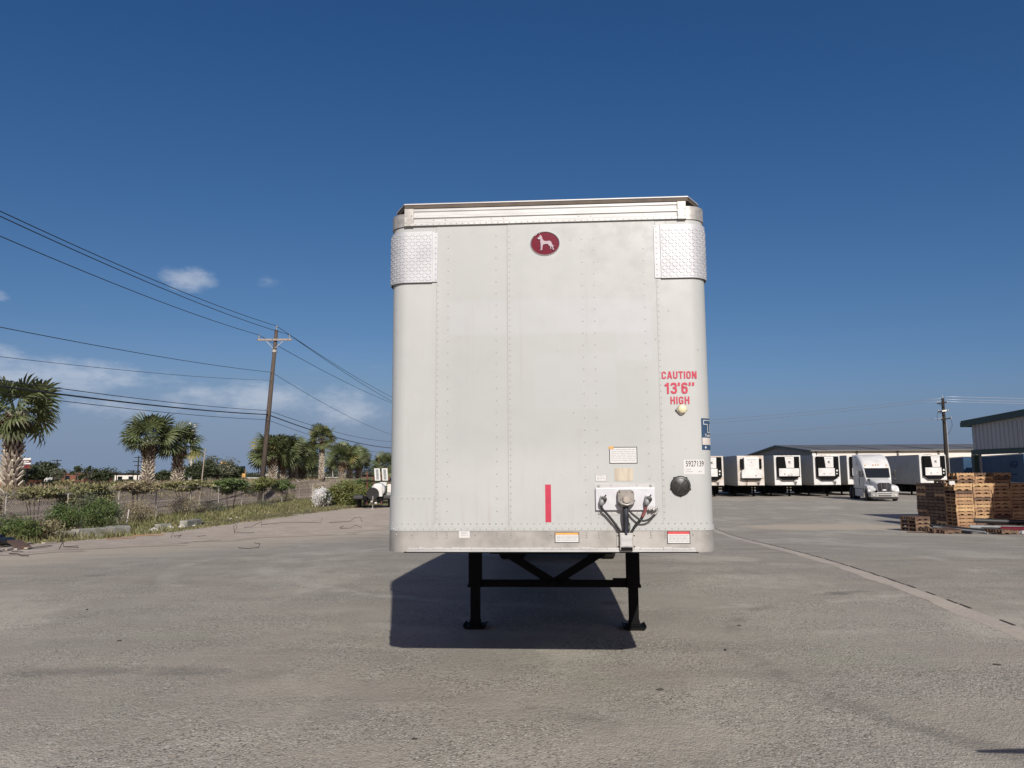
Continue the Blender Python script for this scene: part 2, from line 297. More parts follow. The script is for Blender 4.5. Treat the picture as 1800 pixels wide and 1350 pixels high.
        sxy = T.n('ShaderNodeSeparateXYZ'); T.put(sxy.inputs[0], pos)
        lay = T.noise(T.scalev(pos, (.25, .05, 5.0)), 1.6, 4, .6)
        c = T.mix(T.ramp(mid, .35, .65), (.20, .175, .10), (.27, .225, .145))
        c = T.mix(T.math('MULTIPLY', T.ramp(big, .5, .6), .5), c, (.115, .115, .055))
        bank = T.math('MULTIPLY', T.ramp(sxy.outputs[0], -19.5, -20.8), T.ramp(sxy.outputs[0], -27.5, -26.0))
        bc = T.mix(T.ramp(lay, .42, .58), (.42, .355, .30), (.25, .21, .185))
        c = T.mix(T.math('MULTIPLY', bank, .85), c, bc)
        hgt, bs, bd = fine, .8, .08
    T.put(b.inputs['Base Color'], c); b.inputs['Roughness'].default_value = .92; b.inputs['Specular IOR Level'].default_value = .25
    bn = T.n('ShaderNodeBump'); bn.inputs['Strength'].default_value = bs; bn.inputs['Distance'].default_value = bd
    T.put(bn.inputs['Height'], hgt); T.put(b.inputs['Normal'], bn.outputs[0])
    return ma

# ------------------------------------------------------------------ mesh building
class MB:
    def __init__(s): s.v = []; s.f = []
    def add(s, v, f):
        o = len(s.v); s.v += [tuple(q) for q in v]; s.f += [tuple(i+o for i in q) for q in f]; return s
    def box(s, x0, x1, y0, y1, z0, z1, M4=None):
        v = [Vector(q) for q in ((x0,y0,z0),(x1,y0,z0),(x1,y1,z0),(x0,y1,z0),(x0,y0,z1),(x1,y0,z1),(x1,y1,z1),(x0,y1,z1))]
        if M4 is not None: v = [M4 @ q for q in v]
        return s.add(v, [(0,3,2,1),(4,5,6,7),(0,1,5,4),(1,2,6,5),(2,3,7,6),(3,0,4,7)])
    def bar(s, a, b, wx, wz, up=(0,0,1)):               # rectangular bar from a to b
        a = Vector(a); b = Vector(b); d = (b-a); L = d.length; d = d/L; u = Vector(up)
        if abs(d.dot(u)) > .98: u = Vector((0,1,0))
        x = d.cross(u).normalized(); z = x.cross(d)
        m4 = Matrix((x, d, z)).transposed().to_4x4(); m4.translation = a
        return s.box(-wx/2, wx/2, 0, L, -wz/2, wz/2, m4)
    def tube(s, pts, r, n=6, cap=True):
        pts = [Vector(q) for q in pts]; rs = r if isinstance(r, (list, tuple)) else [r]*len(pts); v = []; f = []
        ref = None
        for i, q in enumerate(pts):
            d = (pts[min(i+1, len(pts)-1)] - pts[max(i-1, 0)]).normalized()
            if ref is None: ref = Vector((0,0,1)) if abs(d.z) < .9 else Vector((1,0,0))
            x = (ref - d*ref.dot(d)); x = x.normalized() if x.length > 1e-5 else d.orthogonal().normalized(); y = d.cross(x); ref = x
            for k in range(n):
                a = 2*pi*k/n; v.append(q + (x*cos(a) + y*sin(a))*rs[i])
        for i in range(len(pts)-1):
            for k in range(n): f.append((i*n+k, i*n+(k+1)%n, (i+1)*n+(k+1)%n, (i+1)*n+k))
        if cap: f.append(tuple(range(n-1, -1, -1))); f.append(tuple((len(pts)-1)*n+k for k in range(n)))
        return s.add(v, f)
    def lathe(s, prof, c, axis=(0,0,1), n=20, ex=1.0, ey=1.0):   # prof: (radius, height) pairs along axis
        ax = Vector(axis).normalized(); x = (Vector((1,0,0)) if abs(ax.x) < .9 else Vector((0,0,1))); x = (x - ax*x.dot(ax)).normalized(); y = ax.cross(x); c = Vector(c)
        v = [c + ax*h + (x*cos(2*pi*k/n)*ex + y*sin(2*pi*k/n)*ey)*r for r, h in prof for k in range(n)]
        f = [(i*n+k, i*n+(k+1)%n, (i+1)*n+(k+1)%n, (i+1)*n+k) for i in range(len(prof)-1) for k in range(n)]
        f += [tuple(range(n-1, -1, -1)), tuple((len(prof)-1)*n+k for k in range(n))]
        return s.add(v, f)
    def prism(s, poly, fa, fb):                          # poly of 2-D points, fa/fb map them to the two end faces
        n = len(poly); v = [fa(*q) for q in poly] + [fb(*q) for q in poly]
        return s.add(v, [tuple(range(n-1, -1, -1)), tuple(range(n, 2*n))] + [(k, (k+1)%n, n+(k+1)%n, n+k) for k in range(n)])
    def loft(s, secs, closed=False, caps=True):
        n = len(secs[0]); v = [q for sec in secs for q in sec]; f = []
        for i in range(len(secs)-1):
            for k in range(n if closed else n-1): f.append((i*n+k, i*n+(k+1)%n, (i+1)*n+(k+1)%n, (i+1)*n+k))
        if caps: f.append(tuple(range(n-1, -1, -1))); f.append(tuple((len(secs)-1)*n+k for k in range(n)))
        return s.add(v, f)
    def mesh(s, name, ma, smooth=False, auto=None):
        me = bpy.data.meshes.new(name); me.from_pydata(s.v, [], s.f); me.update()
        if ma: me.materials.append(ma)
        if smooth or auto:
            me.polygons.foreach_set('use_smooth', [True]*len(me.polygons))
            if auto: me.set_sharp_from_angle(angle=auto)
        return me
    def build(s, name, ma, parent=None, smooth=False, auto=None, bevel=0, recalc=False, stuff=False, label=None):
        me = s.mesh(name, ma, smooth, auto)
        if recalc or True:
            import bmesh
            if len(me.polygons) < 20000:
                bm = bmesh.new(); bm.from_mesh(me); bmesh.ops.recalc_face_normals(bm, faces=bm.faces); bm.to_mesh(me); bm.free()
        o = link(name, me, parent)
        if bevel:
            b = o.modifiers.new('bevel', 'BEVEL'); b.width = bevel; b.segments = 2; b.limit_method = 'ANGLE'
        if stuff: o['kind'] = 'stuff'
        if label: o['label'] = label
        return o
def link(name, me, parent=None):
    o = bpy.data.objects.new(name, me); COL.objects.link(o)
    if parent is not None: o.parent = parent
    return o
def tag(o, label, cat, group=None, kind=None):
    if kind: o['kind'] = kind
    if label: o['label'] = label
    if cat: o['category'] = cat
    if group: o['group'] = group
    return o
def thing(name, label, cat, loc=(0,0,0), rz=0.0, group=None):
    o = bpy.data.objects.new(name, None); COL.objects.link(o); o.empty_display_size = .3
    o.location = loc; o.rotation_euler = (0, 0, rz); return tag(o, label, cat, group)
def quadmesh(name, V, ma, k=4):                           # big leaf/blade meshes: V is (n, k, 3)
    n = len(V); me = bpy.data.meshes.new(name)
    me.vertices.add(n*k); me.vertices.foreach_set('co', V.reshape(-1).astype(np.float32))
    me.loops.add(n*k); me.loops.foreach_set('vertex_index', np.arange(n*k, dtype=np.int32))
    me.polygons.add(n); me.polygons.foreach_set('loop_start', np.arange(0, n*k, k, dtype=np.int32)); me.polygons.foreach_set('loop_total', np.full(n, k, dtype=np.int32))
    me.materials.append(ma); me.update(calc_edges=True); me.validate(); return me
def leaves(centers, size, aspect=.55, flat=0.0):
    n = len(centers); d = npr.normal(size=(n, 3)); d /= np.linalg.norm(d, axis=1)[:, None]
    e = npr.normal(size=(n, 3)); e[:, 2] *= (1-flat); e -= d*(d*e).sum(1)[:, None]; e /= np.linalg.norm(e, axis=1)[:, None]
    sz = size*npr.uniform(.55, 1.3, n)[:, None]; a = d*sz; b = e*sz*aspect
    return np.stack([centers-a, centers+b*.9-a*.1, centers+a, centers-b*.9-a*.1], 1)
def cloud(c, r, n, clumps=14, spread=.36):                # leaf positions gathered in clumps inside an ellipsoid
    c = np.array(c); r = np.array(r); cc = npr.normal(size=(clumps, 3)); cc /= np.linalg.norm(cc, axis=1)[:, None]; cc *= npr.uniform(.25, .85, clumps)[:, None]**.6
    i = npr.integers(0, clumps, n); p = cc[i] + npr.normal(size=(n, 3))*spread*npr.uniform(.5, 1.1, (clumps, 1))[i]*.62
    return c + p*r

# ------------------------------------------------------------------ ground
def sstep(a, b, x):
    q = min(1, max(0, (x-a)/(b-a))); return q*q*(3-2*q)
def lerp_tab(tab, y):
    if y <= tab[0][0]: return tab[0][1]
    for (a, u), (b, v) in zip(tab, tab[1:]):
        if y <= b: return u + (v-u)*(y-a)/(b-a)
    return tab[-1][1]
CREST = [(15, -27.5), (35, -27), (60, -26), (80, -23.2), (100, -18.5), (130, -14), (200, -10)]
def G(x, y):
    g = -.85*sstep(10, 36, y)
    c = lerp_tab(CREST, y); toe = c + (5.7 if y < 40 else max(3.0, 5.7-(y-40)*.07))
    return g + (sstep(toe, c, x)-sstep(c-7, c-20, x))*(0.85+1.05)*sstep(4, 18, y)
def on(px, d): 
    p = P(px, 835, d); return Vector((p.x, d, G(p.x, d)))
xs = [-3000, -1200, -500, -200, -100, -70, -56, -52, -49, -46, -43, -40, -37, -35] + [-33+.75*i for i in range(33)] + [-8, -6, -4, -2, 0, 3, 6, 10, 14, 20, 26, 32, 40, 55, 80, 120, 250, 600, 1500, 4000]
ys = [-400, -100, -30, -10, 0, 4] + [7+1.5*i for i in range(22)] + [41+3*i for i in range(24)] + [116, 124, 132, 145, 165, 200, 260, 400, 700, 1500, 4500]
mb = MB(); mb.v = [(x, y, G(x, y)-.012) for y in ys for x in xs]
nx = len(xs); mb.f = [(j*nx+i, j*nx+i+1, (j+1)*nx+i+1, (j+1)*nx+i) for j in range(len(ys)-1) for i in range(nx-1)]
gr = mb.build('ground', ground_mat('dry_field_ground', 'field'), smooth=True); gr['kind'] = 'structure'
def wob(y, s): return .45*sin(y*1.7+s)+.3*sin(y*4.1+s*2)+.2*sin(y*9.3+s*3)+.12*sin(y*21+s)
def sheet(name, ma, yr, fl, fr, dz, ncol=8, wl=0, wr=0):
    mb = MB(); n = ncol+1
    for y in yr:
        a, b = fl(y)+wl*wob(y, 1), fr(y)+wr*wob(y, 4)
        mb.v += [(a+(b-a)*i/ncol, y, G(a+(b-a)*i/ncol, y)+dz) for i in range(n)]
    mb.f = [(j*n+i, j*n+i+1, (j+1)*n+i+1, (j+1)*n+i) for j in range(len(yr)-1) for i in range(ncol)]
    o = mb.build(name, ma, smooth=True); o['kind'] = 'structure'; return o
yr = [-25, -12, -6, -2] + [0+.75*i for i in range(60)] + [46+2*i for i in range(32)]
YL = [(-25, -19), (18, -17), (30, -15), (40, -13), (55, -10.5), (66, -9), (110, -6)]
sheet('concrete_yard', ground_mat('worn_concrete_yard', 'yard'), yr, lambda y: lerp_tab(YL, y), lambda y: 75, 0.0, 90)
VR = [(8, -16.2), (18.6, -13.6), (24, -11.6), (29, -10.2), (33, -6.5), (45, -5.2), (60, -6.5)]
sheet('dirt_verge', ground_mat('pale_caliche_dirt', 'dirt'), [8+.3*i for i in range(174)], lambda y: -20.9, lambda y: lerp_tab(VR, y), .008, 16, 0, 1.1)
GRS = [(10, -18.5), (20, -17.2), (24, -16.9), (30, -16.6), (39, -15.2), (47, -13.9), (52, -13.2), (60, -11.5), (66, -9.5), (75, -8)]
sheet('grass_verge', ground_mat('grassy_soil', 'verge'), [10+.35*i for i in range(186)], lambda y: -21.3, lambda y: lerp_tab(GRS, y), .016, 14, 0, .55)
sx0 = lambda y: 5.5 + (y-8)*.134
sheet('concrete_drain_strip', ground_mat('pale_strip_concrete', 'strip'), [-8+.12*i for i in range(450)], lambda y: sx0(y)-.13, lambda y: sx0(y)+.17, .0015, 2, .06, .02)
mb = MB()
for i in range(150):
    y = -8+i*.36; x = sx0(y)+.185+.012*sin(y*7)+.01*sin(y*17); wdt = .012+.012*abs(sin(y*3.3+1))
    if rnd.random() < .8 or y > 13:
        mb.add([(x-wdt, y, G(x, y)+.004), (x+wdt, y, G(x, y)+.006), (x+.134*.33+wdt*.8, y+.33, G(x, y+.33)+.006), (x+.134*.33-wdt*.8, y+.33, G(x, y+.33)+.006)], [(0, 1, 2, 3)])
o = mb.build('pavement_crack', mat('joint_dirt', (.035, .03, .026), .95, 0, 0)); o['kind'] = 'structure'
o = MB().box(-16, -1.2, 7.72, 7.728, .0005, .0012).box(1.4, 30, 7.62, 7.628, .0005, .0012).build('pavement_joint', mat('joint_filler', (.36, .335, .30), .95, 0, 0, col2=(.26, .24, .21), vscale=.9)); o['kind'] = 'structure'

# ------------------------------------------------------------------ the parked box trailer in the middle
TW, TR, TL = 2.59, .145, 14.6
YAW = 0.06276
trl = thing('box_trailer', 'big white box trailer facing the camera on lowered landing legs', 'trailer', (0.2862, 5.9638, 0), -YAW)
FLAT = TW/2-TR; ARC = TR*pi/2
def path(s, off=0.0):                                      # point on the trailer outline, s metres from the front centre
    sg = 1 if s >= 0 else -1; a = abs(s)
    if a <= FLAT: return (s, -off)
    if a <= FLAT+ARC:
        q = (a-FLAT)/TR; return (sg*(FLAT+(TR+off)*sin(q)), TR-(TR+off)*cos(q))
    return (sg*(TW/2+off), TR+(a-FLAT-ARC))
def ssamp(s0, s1):
    pts = {s0, s1}
    for sg in (1, -1):
        for k in range(11):
            q = sg*(FLAT+ARC*k/10)
            if s0 < q < s1: pts.add(q)
    return sorted(pts)
def strip(mb, s0, s1, z0, z1, off, th=.02):
    ss = ssamp(s0, s1)
    secs = [[(*path(q, off-th), z0), (*path(q, off), z0), (*path(q, off), z1), (*path(q, off-th), z1)] for q in ss]
    return mb.loft(secs, closed=True)
def plate(name, u0, u1, z0, z1, off, ma, parent=trl, th=.0015): return MB().box(u0, u1, -off-th, -off, z0, z1).build(name, ma, parent)
ZP0, ZP1 = 1.385, 3.85
A30 = math.radians(30)
SEND = FLAT+ARC+.45
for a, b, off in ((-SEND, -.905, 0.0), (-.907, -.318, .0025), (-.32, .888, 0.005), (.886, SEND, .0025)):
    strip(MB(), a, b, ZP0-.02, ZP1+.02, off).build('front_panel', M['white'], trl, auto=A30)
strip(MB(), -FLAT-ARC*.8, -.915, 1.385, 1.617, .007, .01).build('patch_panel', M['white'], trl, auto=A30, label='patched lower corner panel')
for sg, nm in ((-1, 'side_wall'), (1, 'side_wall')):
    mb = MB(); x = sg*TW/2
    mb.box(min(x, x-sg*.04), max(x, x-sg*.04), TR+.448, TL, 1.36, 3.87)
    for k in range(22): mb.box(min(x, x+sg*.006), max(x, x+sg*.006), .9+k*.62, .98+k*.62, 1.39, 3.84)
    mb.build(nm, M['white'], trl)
MB().box(-TW/2+.05, TW/2-.05, .1, TL-.02, 1.19, 1.24).build('floor', M['darkmetal'], trl)
mb = MB()
for k in range(34): mb.box(-TW/2+.06, TW/2-.06, 3.4+k*.32, 3.47+k*.32, 1.06, 1.187)
mb.build('crossmember', M['darkmetal'], trl, stuff=True)
MB().box(-.55, .55, .9, 2.6, 1.07, 1.187).build('coupler_plate', M['darkmetal'], trl)
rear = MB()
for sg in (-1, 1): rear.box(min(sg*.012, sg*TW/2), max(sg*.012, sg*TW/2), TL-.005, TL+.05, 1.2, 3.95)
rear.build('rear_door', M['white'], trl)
for u, off in ((-.9055, .0029), (-.319, .0054), (.8885, .0054)): plate('panel_seam', u-.0022, u+.0022, 1.40, 3.84, off, mat('seam_sealant', (.36, .36, .345), .7, 0, .05, 9) if u < -.9 else bpy.data.materials['seam_sealant'], trl, .0004)
# roof with clipped corners
rp = [(-1.176, -.035), (1.16, -.035), (1.28, .17), (1.285, .4), (1.285, TL), (-1.285, TL), (-1.285, .4), (-1.285, .17)]
MB().prism(rp, lambda x, y: (x, y, 4.023), lambda x, y: (x, y, 4.032)).build('roof_sheet', M['alu'], trl)
rp2 = [(-1.172, -.030), (1.156, -.030), (1.276, .172), (1.276, TL-.1), (-1.276, TL-.1), (-1.276, .172)]
MB().prism(rp2, lambda x, y: (x, y, 3.993), lambda x, y: (x, y, 4.0225)).build('roof_edge', mat('weathered_roof_edge', (.11, .085, .065), .7, .1, .1, 8), trl)
MB().box(-TW/2+.06, TW/2-.06, .12, TL-.1, 3.86, 3.992).build('roof_header', M['galv'], trl)
# top rail extrusion with ribs
prof = [(.0, 3.848), (-.022, 3.848), (-.022, 3.872), (-.014, 3.878), (-.014, 3.905), (-.024, 3.912), (-.024, 3.93), (-.016, 3.936), (-.016, 3.962), (-.022, 3.97), (-.022, 3.992), (.0, 3.992)]
MB().prism(prof, lambda v, z: (-1.098, v, z), lambda v, z: (1.073, v, z)).build('top_rail', M['alu'], trl)
for a, b in ((-1.175, -1.097), (1.072, 1.142)): MB().box(a, b, -.0295, .005, 3.843, 3.992).build('corner_bracket', M['galv'], trl, bevel=.003)
for a, b in ((-SEND, -1.173), (1.14, SEND)): strip(MB(), a, b, 3.845, 3.955, .012, .03).build('corner_cap', M['galv'], trl, auto=A30)
for sg in (-1, 1):
    mb = MB(); x = sg*(TW/2+.012); mb.box(min(x, x-sg*.05), max(x, x-sg*.05), TR+.44, TL, 3.846, 3.96); mb.build('side_top_rail', M['alu'], trl)
    mb = MB(); x = sg*(TW/2+.01); mb.box(min(x, x-sg*.05), max(x, x-sg*.05), TR+.44, TL, 1.183, 1.37); mb.build('side_bottom_rail', M['alu_stain'], trl)
# tread plate guards on the upper corners
for sg, u0, u1, zb, zt in ((-1, -.94, -.897, 3.365, 3.797), (1, .93, .878, 3.357, 3.803)):
    a, b = sorted((u0, sg*(FLAT+ARC+.28)))
    tp = strip(MB(), a, b, zb, zt, .021, .004).build('tread_plate', M['tread'], trl, auto=A30, label='bright diamond tread plate guard')
    a2, b2 = sorted((u1, u0+sg*.01)); strip(MB(), a2, b2, zb+.004, zt-.002, .012, .006).build('flange', M['tread'], tp)
    a3, b3 = sorted((u0-sg*.0005, u0+sg*.004)); strip(MB(), a3, b3, zb, zt, .0205, .012).build('edge_fold', M['galv'], tp)
    mb = MB(); pit = .027; s_ = min(abs(u0), 9)+.018; row = 0
    while s_ < FLAT+ARC+.25:
        nz_ = int((zt-zb-.02)/pit)
        for j in range(nz_):
            z_ = zb+.02+j*pit; ang = pi/4 if (row+j) % 2 else -pi/4; l, wd = .0125, .0038
            cs = []
            for du, dz2 in ((-l, -wd), (l, -wd), (l, wd), (-l, wd)):
                q, zz = du*cos(ang)-dz2*sin(ang), du*sin(ang)+dz2*cos(ang); cs.append((s_+q, z_+zz))
            lo = [(*path(sg*q, .0208), zz) for q, zz in cs]
            hi = [(*path(sg*(s_+(q-s_)*.72), .0248), z_+(zz-z_)*.72) for q, zz in cs]
            mb.add(lo+hi, [(4, 5, 6, 7), (0, 1, 5, 4), (1, 2, 6, 5), (2, 3, 7, 6), (3, 0, 4, 7)])
        s_ += pit; row += 1
    mb.build('tread_bars', M['tread'], tp, stuff=True)
# bottom rail
strip(MB(), -SEND, SEND, 1.183, 1.352, .006, .03).build('bottom_rail', M['alu_stain'], trl, auto=A30)
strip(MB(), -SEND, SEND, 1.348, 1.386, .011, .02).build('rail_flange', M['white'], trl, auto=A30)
MB().box(-1.13, 1.13, -.03, -.004, 1.186, 1.199).build('bottom_ledge', M['alu'], trl, bevel=.003)
mb = MB(); q = -1.12
while q < 1.12:
    l = rnd.uniform(.03, .11); mb.box(q, min(q+l, 1.125), -.0165-rnd.uniform(0, .006), -.004, 1.2005, 1.212+rnd.uniform(0, .008)); q += l+.0006
mb.build('sealant_bead', M['alu'], trl, bevel=.002)
MB().box(-1.15, 1.15, -.028, .02, 1.179, 1.1855).build('ledge_underside', M['darkmetal'], trl)
# rivets
mb = MB()
def rivet(s, z, off=.005, r=.0062, h=.0035):
    n = 6; c = path(s, off); 
    du = Vector((path(s+.001, off)[0]-path(s-.001, off)[0], path(s+.001, off)[1]-path(s-.001, off)[1], 0)).normalized(); nn = Vector((du.y, -du.x, 0)); c = Vector((c[0], c[1], z))
    v = [c+du*(r*cos(2*pi*k/n))+Vector((0, 0, r*sin(2*pi*k/n))) for k in range(n)] + [c+nn*h+du*(.55*r*cos(2*pi*k/n))+Vector((0, 0, .55*r*sin(2*pi*k/n))) for k in range(n)]
    mb.add(v, [(k, (k+1) % n, n+(k+1) % n, n+k) for k in range(n)]+[tuple(range(n, 2*n))])
for u, pt, zb, zt, off in ((-.893, .05, 1.44, 3.36, .002), (-.809, .098, 1.5, 3.8, .0025), (-.412, .098, 1.5, 3.8, .0025), (-.302, .05, 1.44, 3.84, .005), (.292, .098, 1.45, 3.8, .005), (.388, .098, 1.45, 3.8, .005), (.791, .098, 1.75, 3.8, .005), (.901, .05, 1.44, 3.35, .0025)):
    z = zb
    while z < zt: rivet(u, z, off); z += pt
q = -1.27
while q < 1.28:
    rivet(q, 1.402, .007 if q < -.92 else .005); rivet(q+.024, 1.362, .011); q += .05
q = -1.08
while q < 1.06: rivet(q, 3.858, .022); q += .049
for q in (-.93, -.83, -.45, -.35, .27, .37, .8, .9): rivet(q, 3.893, .0142); 
for q in (-1.16, -1.115, 1.085, 1.13): rivet(q, 3.87, .03); rivet(q, 3.93, .03)
for q in (-.893, -.809, -.412, -.302, .292, .388, .791, .901):
    for z in (1.335, 1.316, 1.297): rivet(q, z, .006, .008, .006)
for q in (-1.22, -1.09, -.585, .016, 1.115, 1.235): rivet(q, 1.318, .006, .009, .006)
for k in range(10): rivet(-.912, 3.385+k*.045, .012); rivet(.897, 3.385+k*.045, .012)
for k in range(7): rivet(-1.22+.045*k, 1.603, .007)
mb.build('rivets', M['rivet'], trl, stuff=True)
# lettering
FONT_CACHE = []
def text(s, size, ma, parent, uvz, name='lettering', sx=1.0, fat=0.0, mapf=None, shear=0.0):
    c = bpy.data.curves.new('lettering', 'FONT'); c.body = s; c.size = size; c.align_x = 'CENTER'; c.align_y = 'CENTER'; c.offset = fat; c.resolution_u = 3; c.shear = shear
    if mapf is None: c.extrude = .0004
    o = bpy.data.objects.new('lettering', c); COL.objects.link(o); bpy.context.view_layer.update()
    me = bpy.data.meshes.new_from_object(o.evaluated_get(bpy.context.evaluated_depsgraph_get()))
    bpy.data.objects.remove(o); bpy.data.curves.remove(c)
    for v in me.vertices:
        x, y, z = v.co
        v.co = mapf(x*sx, y) if mapf else (uvz[0]+x*sx, uvz[1]-z, uvz[2]+y)
    me.materials.clear(); me.materials.append(ma); me.update()
    return link(name, me, parent)
def stroke_glyphs(txt):
    a = .095; out = []
    def gl(ch):
        w_ = {'I': .19, "'": .2, '1': .42, 'T': .50, 'A': .58, 'N': .56}.get(ch, .54); L, R, B, T_ = a, w_-a, a, 1-a
        return w_, {'C': [([(R, .66), (R, T_), (L, T_), (L, B), (R, B), (R, .34)], .17)], 'U': [([(L, 1), (L, B), (R, B), (R, 1)], .2)], 'T': [([(0, T_), (w_, T_)], 0), ([(w_/2, 0), (w_/2, 1)], 0)], 'I': [([(w_/2, 0), (w_/2, 1)], 0)],
            'O': [([(w_/2, T_), (L, T_), (L, B), (R, B), (R, T_), (w_/2-.005, T_)], .17)], 'N': [([(L, 0), (L, 1)], 0), ([(R, 0), (R, 1)], 0), ([(L+.01, .97), (R-.01, .03)], 0)], 'H': [([(L, 0), (L, 1)], 0), ([(R, 0), (R, 1)], 0), ([(L, .52), (R, .52)], 0)],
            'A': [([(a*.8, 0), (w_/2-.02, 1)], 0), ([(w_-a*.8, 0), (w_/2+.02, 1)], 0), ([(.14, .29), (w_-.14, .29)], 0)], 'G': [([(R, .68), (R, T_), (L, T_), (L, B), (R, B), (R, .47), (w_*.5, .47)], .15)],
            '1': [([(w_-a-.04, 0), (w_-a-.04, 1)], 0), ([(w_-a-.06, .86), (.03, .72)], 0)], '3': [([(L, .74), (L, T_), (R, T_), (R, .53), (.2, .53)], .14), ([(.24, .51), (R+.01, .51), (R+.01, B), (L, B), (L, .27)], .15)],
            '6': [([(R, .76), (R, T_), (L, T_), (L, B), (R, B), (R, .57), (L+.02, .57)], .15)], "'": [([(.1, 1), (.1, .82), (.04, .70)], 0)]}[ch]
    x = 0
    for ch in txt:
        if ch == ' ': x += .22; continue
        w_, st = gl(ch)
        for pts, rad in st:
            q = []
            for i, p in enumerate(pts):
                if rad and 0 < i < len(pts)-1:
                    p0, p1, p2 = (Vector(u) for u in (pts[i-1], p, pts[i+1])); d0 = (p0-p1); d1 = (p2-p1); r_ = min(rad, d0.length*.95, d1.length*.95); A_ = p1+d0.normalized()*r_; C_ = p1+d1.normalized()*r_
                    for k in range(5): t_ = k/4; q.append(A_*(1-t_)**2+p1*2*t_*(1-t_)+C_*t_*t_)
                else: q.append(Vector(p))
            out.append([v+Vector((x, 0)) for v in q])
        x += w_+.085
    return out, x-.085
def block_text(txt, cx, z0, h, name, width):
    st, tw = stroke_glyphs(txt); k = width/tw; hw = .092*h; mb = MB()
    for n_, pts in enumerate(st):
        v = []; off = -.0062-.0003*n_/len(st)-.0003*(n_ % 3)
        P2 = [Vector((cx-width/2+p.x*k, z0+p.y*h)) for p in pts]
        for i, p in enumerate(P2):
            d = (P2[min(i+1, len(P2)-1)]-P2[max(i-1, 0)]); d.normalize(); nrm = Vector((-d.y, d.x)); v += [(p.x+nrm.x*hw, off, p.y+nrm.y*hw), (p.x-nrm.x*hw, off, p.y-nrm.y*hw)]
        mb.add(v, [(2*i, 2*i+2, 2*i+3, 2*i+1) for i in range(len(P2)-1)])
    o = link(name, mb.mesh(name, M['redtxt']), trl); return o
for tx, z0, h, wd in (('CAUTION', 2.537, .060, .278), ("13'6''", 2.417, .090, .236), ('HIGH', 2.335, .060, .152)): block_text(tx, 1.047, z0, h, 'red_lettering', wd)
def decal(u0, u1, z0, z1, off, border=None, head=None, rows=5, label=None, headh=.22):
    d = plate('warning_decal', u0, u1, z0, z1, off, border or M['sticker'])
    if label: d['label'] = label
    b = .006; o2 = off+.0017
    plate('decal_face', u0+b, u1-b, z0+b, z1-b, o2, M['sticker'], d, .0006)
    if head: plate('decal_header', u0+b, u1-b, z1-(z1-z0)*headh, z1-b*.5, o2+.0007, head, d, .0006)
    mb = MB(); zt = z1-(z1-z0)*(headh+.1 if head else .14)
    for k in range(rows):
        z = zt-(zt-z0-b*2)*k/rows; x = u0+2.5*b
        while x < u1-3*b:
            l = min(rnd.uniform(.012, .05), u1-2.2*b-x)
            if l < .004: break
            mb.box(x, x+l, -o2-.0015, -o2-.0007, z-.0045, z); x += l+.006
    mb.build('print_lines', M['print'], d); return d
decal(.042, .234, 1.254, 1.335, .006, M['ink'], M['amber'], 4, 'white warning decal with orange header')
decal(.914, 1.092, 1.246, 1.343, .006, M['ink'], M['pink'], 5, 'white warning decal with red header')
decal(-.714, -.628, 1.293, 1.347, .006, None, None, 3, 'small white decal on the bottom rail')
d = decal(.481, .701, 1.868, 2.0, .005, M['ink'], None, 7, 'white instruction decal with black edge'); plate('decal_header', .478, .515, 1.985, 2.004, .008, M['amber'], d, .0006)
decal(.366, .456, 1.729, 1.790, .005, M['print'], None, 3, 'small grey edged decal')
plate('identification_plate', .52, .665, 1.733, 1.834, .005, M['tan'], trl, .003)
plate('red_tape_strip', -.029, .017, 1.413, 1.708, .0052, M['red'], trl, .001)
num = strip(MB(), 1.06, 1.226, 1.782, 1.895, .0036, .001).build('number_sticker', M['sticker'], trl, auto=A30)
text('5927139', .063, M['ink'], num, None, mapf=lambda x, y: (*path(1.148+x, .0046), 1.862+y), sx=.66, fat=.0004)
mb = MB()
for u0, u1, z in ((1.075, 1.115, 1.818), (1.075, 1.13, 1.8), (1.17, 1.2, 1.8)):
    for k in range(6):
        a = u0+(u1-u0)*k/6; b = a+(u1-u0)/6*.7; mb.add([(*path(a, .0046), z), (*path(b, .0046), z), (*path(b, .0046), z+.006), (*path(a, .0046), z+.006)], [(0, 1, 2, 3)])
mb.build('print_lines', M['print'], num, stuff=True)
# blue decal wrapped round the right corner
S0 = FLAT+.060
dc = strip(MB(), S0, S0+.5, 1.972, 2.222, .0045, .002).build('wrapped_decal', M['blue'], trl, auto=A30, label='dark blue decal wrapped round the corner')
def tmap(x, y): return (*path(S0+.105+x, .006), 2.155+y)
tb = MB()
def tl(a, b, z0, z1): strip(tb, S0+a, S0+b, z0, z1, .0062, .001)
for q in ((.018, .2, 2.203, 2.208), (.018, .070, 2.172, 2.177), (.108, .2, 2.172, 2.177), (.070, .108, 2.108, 2.113)): tl(*q)
for q in ((.018, .024, 2.178, 2.202), (.064, .070, 2.108, 2.171), (.108, .114, 2.108, 2.171)): tl(*q)
tb.build('letter_outline', M['sticker'], dc)
text('Trailers', .03, M['sticker'], dc, None, mapf=lambda x, y: (*path(S0+.075+x, .0062), 2.086+y), sx=.95, fat=.0006)
strip(MB(), S0+.004, S0+.5, 2.012, 2.068, .0058, .001).build('decal_band', M['dirtywhite'], dc)
mb = MB(); mb.add([(*path(S0+.034, .0062), 1.98), (*path(S0+.046, .0062), 1.991), (*path(S0+.034, .0062), 2.004), (*path(S0+.024, .0062), 1.991)], [(0, 1, 2, 3)]); mb.build('decal_diamond', M['sticker'], dc)
